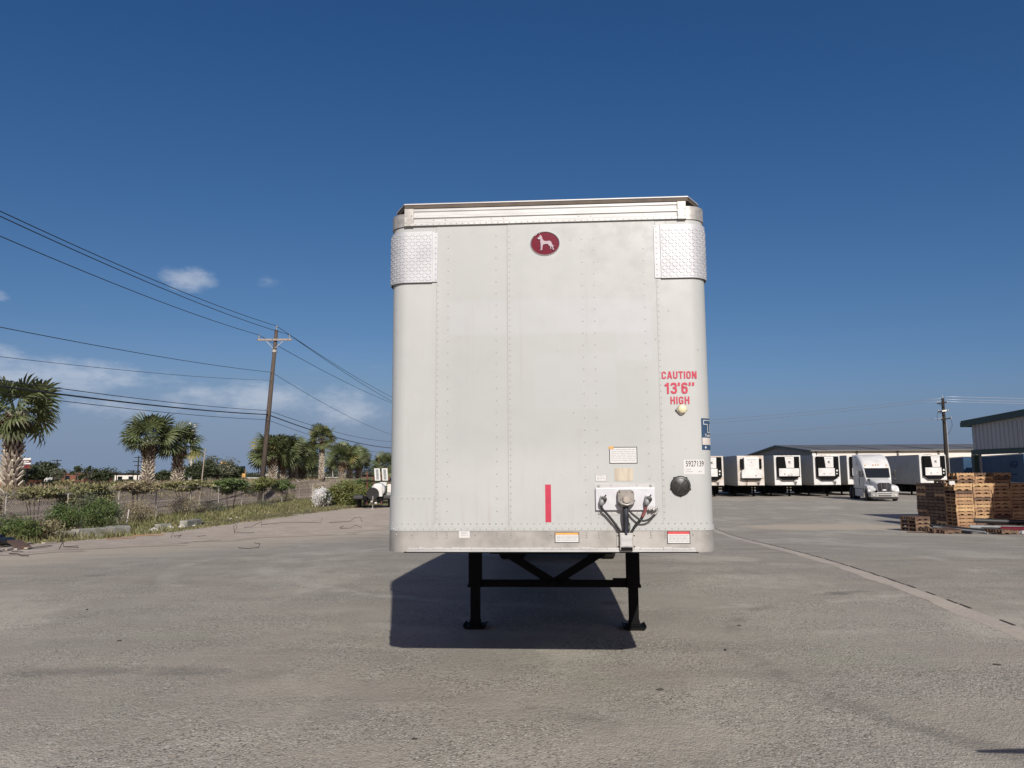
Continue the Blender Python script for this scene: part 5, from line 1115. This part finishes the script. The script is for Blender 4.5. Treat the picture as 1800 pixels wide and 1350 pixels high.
def palm(px, d, ytop, r, R, label, nf=36, nd=10, ztilt=0, thin=False, lean=0.0, seed=0, up_bias=0.0):
    rr_ = random.Random(seed+100); b = on(px, d); zt = P(px, ytop, d).z; h = zt-b.z
    e = thing('fan_palm', label, 'palm tree', b, rr_.uniform(0, 6), 'fan palms along the road')
    tr = link('trunk', TRK, e); tr.scale = (r, r, h); bo = link('leaf_boots', BTS, e); bo.scale = (r, r, h); bo['kind'] = 'stuff'
    for k in range(nf):
        f = (k+.5)/nf; elv = math.radians(80-(112+up_bias)*f**.9+rr_.uniform(-10, 10)); azm = k*2.39996+rr_.uniform(-.25, .25)
        me = FR[2] if (rr_.random() < (.28 if thin else .07)) else FR[rr_.randrange(2)]
        o = link('frond', me, e); s_ = R/1.9*rr_.uniform(.82, 1.12); o.scale = (s_, s_, s_); o.location = (cos(azm)*r*.35, sin(azm)*r*.35, h+.12*R*(1-f)+.02)
        o.rotation_euler = Euler((rr_.uniform(-.95, .95), -elv, azm), 'XYZ')
    for k in range(nd):
        azm = k*2.39996*1.3+rr_.uniform(-.4, .4); o = link('dead_frond', FD[k % 2], e); s_ = R/2.1*rr_.uniform(.6, .95); o.scale = (s_, s_, s_)
        o.location = (cos(azm)*r*.6, sin(azm)*r*.6, h-.05*R); o.rotation_euler = Euler((rr_.uniform(-.5, .5), math.radians(rr_.uniform(48, 78)), azm), 'XYZ')
    return e
palm(20, 42, 728, .52, 2.35, 'thick fan palm with crisscross booted trunk at the left edge', 34, 18, seed=1, up_bias=6)
palm(260, 60, 777, .48, 2.3, 'left fan palm of the leaning pair, its frond hanging left', 34, 9, seed=2, up_bias=-12)
palm(312, 63, 786, .48, 2.05, 'right fan palm of the pair, with darker shaded trunk', 30, 8, seed=3, up_bias=-14)
palm(478, 78, 803, .47, 2.5, 'fan palm just right of the leaning utility pole', 34, 7, seed=4, up_bias=-16)
palm(497, 80, 805, .42, 2.4, 'second fan palm from the utility pole', 30, 6, seed=5, up_bias=-18)
palm(514, 83, 806, .5, 2.5, 'third fan palm from the utility pole, trunk in shade', 30, 6, seed=6, up_bias=-18)
palm(531, 86, 818, .45, 2.3, 'fan palm at the right end of the group by the utility pole', 30, 6, seed=7, up_bias=-14)
palm(565, 85, 774, .3, 1.75, 'slender taller fan palm with brown skirt standing alone', 34, 22, thin=True, seed=8)
palm(601, 95, 811, .42, 2.35, 'fan palm leftmost in the far clump behind the white bush', 30, 6, seed=9, up_bias=-18)
palm(615, 97, 812, .40, 2.3, 'middle fan palm in the far clump behind the white bush', 28, 5, seed=10, up_bias=-18)
palm(630, 99, 815, .42, 2.2, 'right fan palm in the far clump behind the white bush', 28, 5, seed=11, up_bias=-18)
palm(677, 104, 822, .42, 2.1, 'fan palm half hidden by the left edge of the trailer', 36, 5, seed=12)

# ------------------------------------------------------------------ shrubs, vines, trees, grass
def shrub(name, label, cat, c, r, n, size, ma, grp=None, clumps=14, spread=.36, stems=5, stemr=.02, crown='foliage', base=None, bark=None):
    b = Vector(base) if base is not None else Vector((c[0], c[1], G(c[0], c[1])))
    e = thing(name, label, cat, b, 0, grp); cc = Vector(c)-b
    o = link(crown, quadmesh(crown, leaves(cloud(cc, r, n, clumps, spread), size), ma), e)
    for k in range(stems):
        a = rnd.uniform(0, 2*pi); q = Vector((cos(a)*r[0]*.5, sin(a)*r[1]*.5, 0))
        MB().tube([q*.25-Vector((0, 0, .1)), q*.6+Vector((0, 0, max(.1, cc.z*.6))), q+Vector((0, 0, cc.z+r[2]*.4))], [stemr, stemr*.8, stemr*.3], 6).build('stem', bark or M['bark'], e)
    return e
def ptz(px, py, d): return P(px, py, d)
VG = 'climbing shrubs on the chain-link fence'
for i, (y0, y1, zl, zh, n, ma, lb) in enumerate((
    (25.5, 30.8, .5, 2.0, 2600, 'leaf_dry', 'dry brown vine on the fence at the left edge'),
    (30.6, 34.2, 1.55, 2.15, 1900, 'leaf_olive', 'thin olive vine along the fence top beside the debris'),
    (34.0, 38.6, .95, 2.35, 6200, 'leaf_olive', 'dense olive vine heaped over the fence behind the kerb'),
    (38.4, 43.5, 1.5, 2.3, 3200, 'leaf_dry', 'dry vine along the fence top right of the dense one'),
    (43.5, 51.0, 1.6, 2.25, 3200, 'leaf_olive', 'olive vine on the fence top below the pair of palms'),
    (51.5, 58.0, 1.1, 2.35, 5600, 'leaf_green', 'green vine spilling over the fence by the leaning pole'),
    (58.0, 64.5, 1.2, 2.3, 4200, 'leaf_yel', 'yellow green vine on the fence below the utility pole'),
    (64.5, 70.5, 1.0, 2.1, 3600, 'leaf_green', 'green vine on the fence right of the utility pole'))):
    yc = (y0+y1)/2; g = G(FX, yc); c = (FX-.15, yc, g+(zl+zh)/2)
    shrub('fence_vine', lb, 'vine', c, (.38, (y1-y0)/2*1.05, (zh-zl)/2*.95), n, .075 if yc < 45 else .09, M[ma], VG, 26, .3, 5, .018)
BG = 'bushes growing at the foot of the fence'
for px, py, d, rx, rz, ma, n, lb in ((108, 905, 31.5, .62, .55, 'leaf_green', 3400, 'bright green bush low behind the kerb, left one'), (172, 900, 34.5, .8, .62, 'leaf_green', 4200, 'bright green bush behind the kerb, right one'), (30, 928, 28.0, .8, .5, 'leaf_green', 3000, 'green bush around the leaning timber'), (78, 925, 28.6, .55, .35, 'leaf_dry', 1700, 'brown dry bush between the heap and the kerb'),
                            (137, 885, 34.8, 1.0, .7, 'leaf_grey', 2300, 'thin grey stemmed bush under the dense vine'), (245, 895, 40, .9, .6, 'leaf_dry', 1500, 'sparse brown brush behind the stake'), (320, 888, 47, 1.0, .6, 'leaf_dry', 1600, 'sparse brown brush beside the barbed post'), (370, 890, 51, 1.0, .6, 'leaf_grey', 1800, 'grey green brush right of the barbed post'), (455, 888, 58, 1.3, .6, 'leaf_grey', 2000, 'low grey green brush below the utility pole')):
    c = P(px, py+3, d); shrub('wild_bush', lb, 'bush', c, (rx*1.15, rx, rz*.95), int(n*1.5), .042, M[ma], BG, 26, .46, 7, .012)
# white flowering bush, hedge before the road
c = P(566, 873, 60); shrub('flowering_bush', 'round bush covered in white blossom at the fence end', 'bush', c, (.72, .72, .72), 5200, .055, M['blossom'], None, 40, .34, 4, .02)
e = bpy.context.scene.collection.objects
ev = link('leaf_patches', quadmesh('leaf_patches', leaves(cloud((.35, -.3, c.z-G(c.x, c.y)-.1), (.55, .5, .6), 1000, 14), .06), M['leaf_dark']), [o for o in COL.objects if o.name.startswith('flowering_bush')][0])
c = P(612, 868, 62); shrub('hedge_bush', 'wide yellow green hedge bush between the white bush and small trailer', 'bush', c, (2.0, 1.3, 1.15), 11000, .085, M['leaf_yel'], None, 44, .3, 6, .03)
c = P(652, 858, 66); shrub('hedge_bush', 'green hedge bush behind the small trailer', 'bush', c, (2.2, 1.2, .9), 7000, .085, M['leaf_green'], None, 30, .3, 5, .03)
# roadside hedge behind the fence
HG = 'roadside hedge bushes on the bank'
for px, d, ytop, rx, ma, lb in ((95, 46, 846, 2.6, 'leaf_olive', 'pale hedge bush right of the thick palm'), (180, 50, 847, 2.6, 'leaf_yel', 'pale hedge bush below the white building'), (240, 56, 848, 2.4, 'leaf_olive', 'hedge bush at the foot of the pair of palms'), (330, 62, 846, 2.6, 'leaf_green', 'green hedge bush before the dark thicket'), (400, 66, 845, 2.8, 'leaf_green', 'green hedge bush below the dark thicket'), (455, 72, 846, 2.4, 'leaf_yel', 'hedge bush at the foot of the utility pole'), (540, 82, 848, 2.2, 'leaf_dry', 'brown hedge bush right of the palm group')):
    p = P(px, ytop+13, d); shrub('hedge_bush', lb, 'bush', p, (rx, 1.1, .5), 3600, .09, M[ma], HG, 26, .32, 4, .02)
# thicket and trees beyond the road
def tree(px, d, ytop, w_px, label, ma, n, size, name='broadleaf_tree', ybase=848, squash=1.0, trunkh=.25, clumps=24, trees=3, grp='trees beyond the road'):
    b = on(px, d); b.z = P(px, ybase, d).z-.3; rx = w_px/2*d/1311; zt = P(px, ytop, d).z; h = zt-b.z; rz = h*(1-trunkh)/2
    e = thing(name, label, 'tree', b, 0, grp)
    link('crown', quadmesh('crown', leaves(cloud((0, 0, h-rz), (rx, rx*.8, rz*1.02), n, clumps, .33), size), ma), e)
    for k in range(trees):
        a = rnd.uniform(0, 6.28); MB().tube([(cos(a)*.2, sin(a)*.2, -.4), (cos(a)*rx*.2, sin(a)*rx*.2, h*.35), (cos(a)*rx*.5, sin(a)*rx*.5, h*.75)], [.03*h, .022*h, .006*h], 7).build('trunk' if k == 0 else 'limb', M['bark'], e)
    return e
tree(386, 78, 803, 62, 'loose feathery thicket tree behind the leaning pale pole', M['leaf_grey'], 3600, .10, clumps=30)
tree(352, 76, 812, 60, 'dark thicket tree left of the feathery one', M['leaf_dark'], 6500, .12, clumps=30)
tree(405, 80, 818, 40, 'dark low thicket tree right of the feathery one', M['leaf_dark'], 3500, .12)
tree(545, 98, 818, 30, 'small round olive tree beside the slender palm', M['leaf_grey'], 3600, .13, clumps=20)
tree(72, 150, 815, 66, 'big dark round tree beyond the road near the thick palm', M['leaf_dark'], 6500, .26, clumps=30)
tree(45, 150, 828, 40, 'lower dark tree left of the big round one', M['leaf_dark'], 3000, .26)
tree(100, 140, 822, 30, 'thin brownish tree right of the big round one', M['leaf_grey'], 900, .16, clumps=16)
tree(140, 170, 820, 26, 'tufted thin tree before the red brown building', M['leaf_dark'], 900, .24, clumps=9)
tree(158, 170, 820, 22, 'second tufted thin tree before the red brown building', M['leaf_dark'], 800, .24, clumps=8)
tree(180, 165, 827, 34, 'dark bushy tree left of the white building', M['leaf_dark'], 2600, .26)
tree(290, 170, 828, 50, 'dark tree seen between the pair of palms', M['leaf_dark'], 3600, .28)
tree(322, 150, 830, 36, 'dark tree right of the pair of palms', M['leaf_dark'], 2600, .26)
tree(222, 160, 843, 36, 'dark low bush before the white building', M['leaf_dark'], 1200, .2, ybase=851)
# far treeline
cs = []
for px in range(-260, 1000, 6):
    d = 380+60*sin(px*.05); p = P(px, 836, d); hgt = 2.6+1.5*sin(px*.11)+1.2*sin(px*.037+1)
    cs.append(np.array((p.x, d, -.2))+npr.normal(size=(70, 3))*np.array((1.6, 2, .5))+np.stack([np.zeros(70), np.zeros(70), npr.uniform(0, 1, 70)*max(1.6, hgt)], 1))
tag(link('far_treeline', quadmesh('far_treeline', leaves(np.concatenate(cs), .55), M['farleaf'])), 'dark low line of trees along the left horizon', None, None, 'stuff')
cs = []
for px in range(1150, 1560, 8):
    d = 190.0; p = P(px, 836, d); cs.append(np.array((p.x, d, -.3))+npr.normal(size=(40, 3))*np.array((1.2, 2, .4))+np.stack([np.zeros(40), np.zeros(40), npr.uniform(0, 1, 40)*1.7], 1))
tag(link('far_scrub', quadmesh('far_scrub', leaves(np.concatenate(cs), .3), M['farleaf'])), 'low scrub beyond the parked trailers', None, None, 'stuff')
# verge grass: single blades
N = 52000
yy = 14+(npr.random(N)**.8)*60; hi = np.array([lerp_tab(GRS, y) for y in yy]); xx = -21.9+(hi+21.9+.5)*npr.random(N)**1.15
den = .5+.5*np.sin(xx*2.1+np.sin(yy*.9)*2)*np.sin(yy*1.3+xx); keep = npr.random(N) < .35+.65*den
xx, yy, den = xx[keep], yy[keep], den[keep]; n = len(xx); zz = np.array([G(a, b) for a, b in zip(xx, yy)])
h = (.08+.26*npr.random(n)**1.8)*(.5+.9*den)*np.clip(1.25-yy*.008, .6, 1)*np.clip((lerp_tab(GRS, 30)+1.5-xx)/3.5+.3, .35, 1.2); an = npr.random(n)*6.28; wd = .012+.014*npr.random(n)+yy*.00035; le = npr.normal(size=(n, 2))*.35*h[:, None]
bx = np.stack([np.cos(an)*wd, np.sin(an)*wd, np.zeros(n)], 1); p = np.stack([xx, yy, zz], 1); tp_ = p+np.stack([le[:, 0], le[:, 1], h], 1)
tag(link('verge_grass', quadmesh('verge_grass', np.stack([p-bx, p+bx, tp_+bx*.12, tp_-bx*.12], 1), M['grass'])), 'rough green and straw grass along the fence', None, None, 'stuff')
# dry weeds on the bank behind the fence
N = 16000
yy = 22+npr.random(N)*70; xx = np.array([lerp_tab(CREST, y) for y in yy])+npr.uniform(-4, 2.5, N); zz = np.array([G(a, b) for a, b in zip(xx, yy)])
h = .08+.25*npr.random(N)**2; an = npr.random(N)*6.28; wd = .02+.02*npr.random(N); le = npr.normal(size=(N, 2))*.3*h[:, None]
bx = np.stack([np.cos(an)*wd, np.sin(an)*wd, np.zeros(N)], 1); p = np.stack([xx, yy, zz], 1); tp_ = p+np.stack([le[:, 0], le[:, 1], h], 1)
tag(link('bank_weeds', quadmesh('bank_weeds', np.stack([p-bx, p+bx, tp_+bx*.12, tp_-bx*.12], 1), M['leaf_dry'])), 'dry weeds on the bank behind the fence', None, None, 'stuff')

# ------------------------------------------------------------------ small towed trailer by the hedge
q = on(655, 55.0); ut = thing('utility_trailer', 'small black towed trailer with spare wheel and white tank beside the hedge', 'trailer', q, .12)
MB().box(-1.35, 1.4, 1.1, 4.6, .62, .78).build('deck', M['darkmetal'], ut)
MB().box(-1.45, -.75, 1.0, 2.6, .7, .95).build('fender', M['pipeblack'], ut, bevel=.04); MB().box(.75, 1.6, 1.0, 2.6, .7, .95).build('fender', M['pipeblack'], ut, bevel=.04)
for sg in (-1, 1): MB().bar((sg*.7, 1.1, .6), (sg*.06, -.4, .55), .08, .1).build('tongue_bar', M['darkmetal'], ut); wheel('wheel', (sg*1.15, 2.4, .36), .36, .22, ut, 16); wheel('wheel', (sg*1.15, 3.3, .36), .36, .22, ut, 16)
MB().box(-.08, .08, -.62, -.3, .5, .62).build('coupler', M['galv'], ut, bevel=.02); jk = MB().tube([(.05, -.2, .05), (.05, -.2, .95)], .035, 8).build('jack', M['galv'], ut); MB().box(-.06, .16, -.3, -.1, .0, .05).build('jack_foot', M['galv'], jk)
MB().box(.2, .36, -.42, -.39, .42, .52).build('number_plate', M['sticker'], ut)
sw = MB().lathe([(.26, -.1), (.42, -.12), (.46, -.07), (.46, .07), (.42, .12), (.26, .1)], (-.02, .75, 1.08), (0, 1, .15), 24).build('spare_wheel', M['tyre'], ut, auto=A30)
MB().lathe([(.26, -.05), (.2, -.08), (.08, -.02), (.05, -.06), (.05, .05), (.26, .06)], (-.02, .75, 1.08), (0, 1, .15), 16).build('rim', mat('grey_green_rim', (.12, .15, .14), .5, .3, .1, 5), sw, auto=A30)
MB().lathe([(.05, 0), (.42, .08), (.52, .25), (.52, 2.1), (.42, 2.25), (.05, 2.3)], (.32, 1.15, 1.33), (0, 1, 0), 24, 1.0, 1.0).build('white_tank', M['white2'], ut, smooth=True)
MB().prism([(0, .85), (.55, .85), (.5, 1.75), (.1, 1.8), (-.5, 1.82), (-.6, 1.6)], lambda x, z: (.35+x*.6, 1.05, z), lambda x, z: (.35+x*.6, 1.5, z)).build('tank_cover', M['white2'], ut, bevel=.06)
MB().box(1.0, 1.75, 1.4, 2.6, 1.15, 1.78).build('side_box', M['dirtywhite'], ut, bevel=.03); MB().box(.95, 1.9, 1.35, 2.65, .8, 1.14).build('engine_box', M['pipegrey'], ut, bevel=.03)
MB().box(-.7, -.55, .95, 1.1, .25, .62).build('chain_box', M['darkmetal'], ut)
# oxide-red frame with white slatted panels behind it
q = on(664, 62); rf = thing('panel_frame', 'oxide red frame holding two slanted white panels behind the small trailer', 'rack', q)
for x in (-.85, -.35, .35, .95): MB().box(x-.05, x+.05, -.05, .05, 0, 2.75 if x in (-.85, .35) else 2.3).build('upright', M['redframe'], rf)
MB().box(-1.4, 1.3, -.08, -.051, 1.9, 2.0).build('cross_bar', M['darkmetal'], rf)
for x in (.0, .62):
    pn = MB().prism([(0, 0), (.46, 0), (.38, 1.0), (-.08, 1.0)], lambda a, z: (x+a-.2, -.14, 1.98+z), lambda a, z: (x+a-.2, -.1, 1.98+z)).build('white_panel', M['white2'], rf)
    MB().prism([(.13, .1), (.33, .1), (.27, .92), (.05, .92)], lambda a, z: (x+a-.2, -.16, 1.98+z), lambda a, z: (x+a-.2, -.145, 1.98+z)).build('panel_slats', M['pipegrey'], pn)
MB().box(.2, .75, -.1, -.06, 1.55, 1.85).build('white_panel', M['white2'], rf)

# ------------------------------------------------------------------ buildings, vehicles and poles far beyond the road
def bldg(name, label, px0, px1, ytop, ybot, d, ma, roof, wins=0, depth=14, cat='building'):
    a, b = P(px0, ybot, d), P(px1, ybot, d); zt = P((px0+px1)/2, ytop, d).z; base = a.z-.4; c = Vector(((a.x+b.x)/2, d, base)); e = thing(name, label, cat, c); w_ = (b.x-a.x)/2; h = zt-base
    MB().box(-w_, w_, 0, depth, 0, h-.35).build('wall', ma, e); MB().box(-w_-.3, w_+.3, -.3, depth+.3, h-.345, h).build('roof', roof, e)
    for k in range(wins):
        x = -w_+(k+.5)*2*w_/wins; f = MB().box(x-.6, x+.6, -.06, -.003, h*.35, h*.35+1.1).build('window', M['glassd'], e)
    return e
bldg('white_building', 'long white flat roofed building far beyond the road', 201, 258, 832, 849, 200, M['whwall'], M['darkmetal'], 3)
bldg('brown_building', 'red brown building far off behind the tufted trees', 108, 147, 831, 848, 190, M['brick'], mat('brown_roof', (.13, .06, .05), .8, 0, .05, .3), 2)
bldg('orange_building', 'orange red building behind the thick palm trunk', -30, 16, 835, 850, 190, mat('orange_wall', (.42, .13, .06), .7, 0, .05, .3), M['darkmetal'], 1)
bldg('dark_shed', 'low dark roofed shed behind the far palm clump', 632, 700, 834, 849, 160, M['brick'], M['darkmetal'], 0, 8)
def farcar(px, d, ybot, L, h, ma, label, name='parked_van', cat='van', yaw=1.2, cabin=.55):
    p = P(px, ybot, d); e = thing(name, label, cat, p, yaw, 'vehicles far beyond the road')
    MB().prism([(-L/2, .35), (L/2, .35), (L/2, h*.55), (L*.32, h*.6), (L*.2, h), (-L/2, h)], lambda y, z: (-.95, y, z), lambda y, z: (.95, y, z)).build('body', ma, e, bevel=.08)
    for sg in (-1, 1):
        MB().box(sg*.96-.01, sg*.96+.01, -L*.4, L*.2, h*.62, h*.86).build('side_window', M['glassd'], e)
        for y in (-L*.32, L*.32): wheel('wheel', (sg*.85, y, .36), .36, .24, e, 10)
    MB().prism([(-.8, h*.62), (.8, h*.62), (.7, h*.95), (-.7, h*.95)], lambda x, z: (x, L*.33, z), lambda x, z: (x, L*.22, z)).build('windshield', M['glassd'], e)
for px, L, h, lb in ((66, 5.5, 2.3, 'white van under the big dark round tree'), (77, 5, 2.8, 'taller white van under the big dark round tree'), (165, 5, 1.9, 'white van right of the red brown building'), (184, 5, 1.6, 'low white car left of the white building'), (275, 5.5, 1.9, 'white pickup between the pair of palm trunks'), (290, 5, 2.2, 'white van close behind the darker palm trunk')):
    farcar(px, 235, 851, L, h*1.25, M['white2'], lb)
for px, L, h, lb in ((416, 5, 1.5, 'low white car below the yellow machine'), (440, 5, 1.6, 'white car left of the utility pole'), (470, 5.5, 2.4, 'white van right of the utility pole foot'), (503, 5, 2.0, 'white van seen between the palm trunks'), (578, 5, 1.7, 'white car right of the slender palm'), (592, 5, 1.7, 'white car left of the far palm clump')):
    farcar(px, 240, 850, L, h*1.2, M['white2'], lb)
q = P(420, 847, 145); ex = thing('digger', 'yellow digger with raised arm far beyond the road', 'excavator', q, .3)
MB().box(-1.4, 1.2, -1, 1, .8, 2.4).build('house', M['yellow'], ex, bevel=.1); MB().box(.2, 1.1, -1.03, -.1, 1.6, 3.0).build('cab', M['glassd'], ex, bevel=.05); MB().box(-1.6, 1.6, -1.2, -.7, 0, .75).build('track', M['darkmetal'], ex, bevel=.2); MB().box(-1.6, 1.6, .7, 1.2, 0, .75).build('track', M['darkmetal'], ex, bevel=.2)
MB().bar((-1, 0, 2.2), (-3, 0, 3.9), .4, .5).build('boom', M['yellow'], ex); MB().bar((-3, 0, 3.9), (-4.2, 0, 2.2), .3, .35).build('stick', M['yellow'], ex); MB().prism([(-4.6, 1.4), (-3.8, 1.3), (-3.9, 2.2), (-4.4, 2.2)], lambda x, z: (x, -.4, z), lambda x, z: (x, .4, z)).build('bucket', M['darkmetal'], ex)
def farpole(px, ytop, d, label, arms=((0.0, .9),), ma='darkpole', name='utility_pole', cat='utility pole', r=.13):
    b = on(px, d); b.z = P(px, 850, d).z-.5; h = P(px, ytop, d).z-b.z; e = thing(name, label, cat, b, 0, 'poles far beyond the road')
    MB().tube([(0, 0, 0), (0, 0, h)], [r*1.2, r*.8], 8).build('pole', M[ma], e)
    for dz_, w_ in arms: MB().box(-w_, w_, -.2, -.05, h-.25-dz_, h-.1-dz_).build('crossarm', M[ma], e)
farpole(99, 808, 150, 'small far utility pole left of the red brown building'); farpole(242, 801, 150, 'far utility pole with several arms beside the paired palms', ((.2, .8), (1.0, 1.0), (1.8, .7)))
farpole(381, 805, 140, 'far utility pole rising out of the thicket'); farpole(585, 811, 150, 'thin far pole right of the slender palm', (), 'galv', 'lamp_post', 'pole'); farpole(205, 829, 200, 'tiny far pole behind the white building', ((.1, .6),)); farpole(234, 826, 200, 'tiny far pole right behind the white building', ((.1, .6),))
q = farpole(335, 752, 110, 'grey lamp mast behind the right palm of the pair', (), 'galv', 'lamp_mast', 'lamp mast', .3)
mast = [o for o in COL.objects if o.name == 'lamp_mast'][0]
for k, (x, z) in enumerate(((-.2, 9.2), (.5, 9.0), (.25, 8.2), (-.1, 7.2), (.6, 7.0))): MB().box(x-.13, x+.13, -.5, -.1, z-.17, z+.17).build('floodlight', M['white2'], mast)
bb = P(46, 850, 145); sg_ = thing('roadside_sign', 'red and white sign boards on a pole behind the thick palm', 'sign', bb)
z = lambda y: P(46, y, 145).z-bb.z
MB().box(-.15, .15, -.1, .1, -.5, z(804)).build('post', M['darkmetal'], sg_)
for y0, y1, ma in ((805, 808.5, 'white2'), (809, 813, 'redframe'), (813.5, 816, 'white2'), (816.5, 823.5, 'redframe')): MB().box(-.95, .75, -.25, -.11, z(y1), z(y0)).build('sign_board', M[ma], sg_)
MB().box(-.6, .4, -.27, -.251, z(811.8), z(810.2)).build('print_lines', M['sticker'], sg_); MB().box(-.7, .3, -.27, -.251, z(821), z(818.5)).build('print_lines', M['maroon'], sg_)

# unseen post and arm added right of the view to cast the corner shadow
caster_ = thing('shadow_caster', 'added unseen pale arm casting the shadow at the lower right corner', 'shadow caster', (7.2, 3.36, 0))
MB().box(-.15, .15, -.15, .15, 0, 1.15).build('post', M['galv'], caster_, bevel=.01)
MB().tube([(-.1, 0, 1.0), (-3.2, 0, 1.0), (-3.95, 0, 1.0)], [.055, .045, .012], 8).build('arm', M['dirtywhite'], caster_, smooth=True)
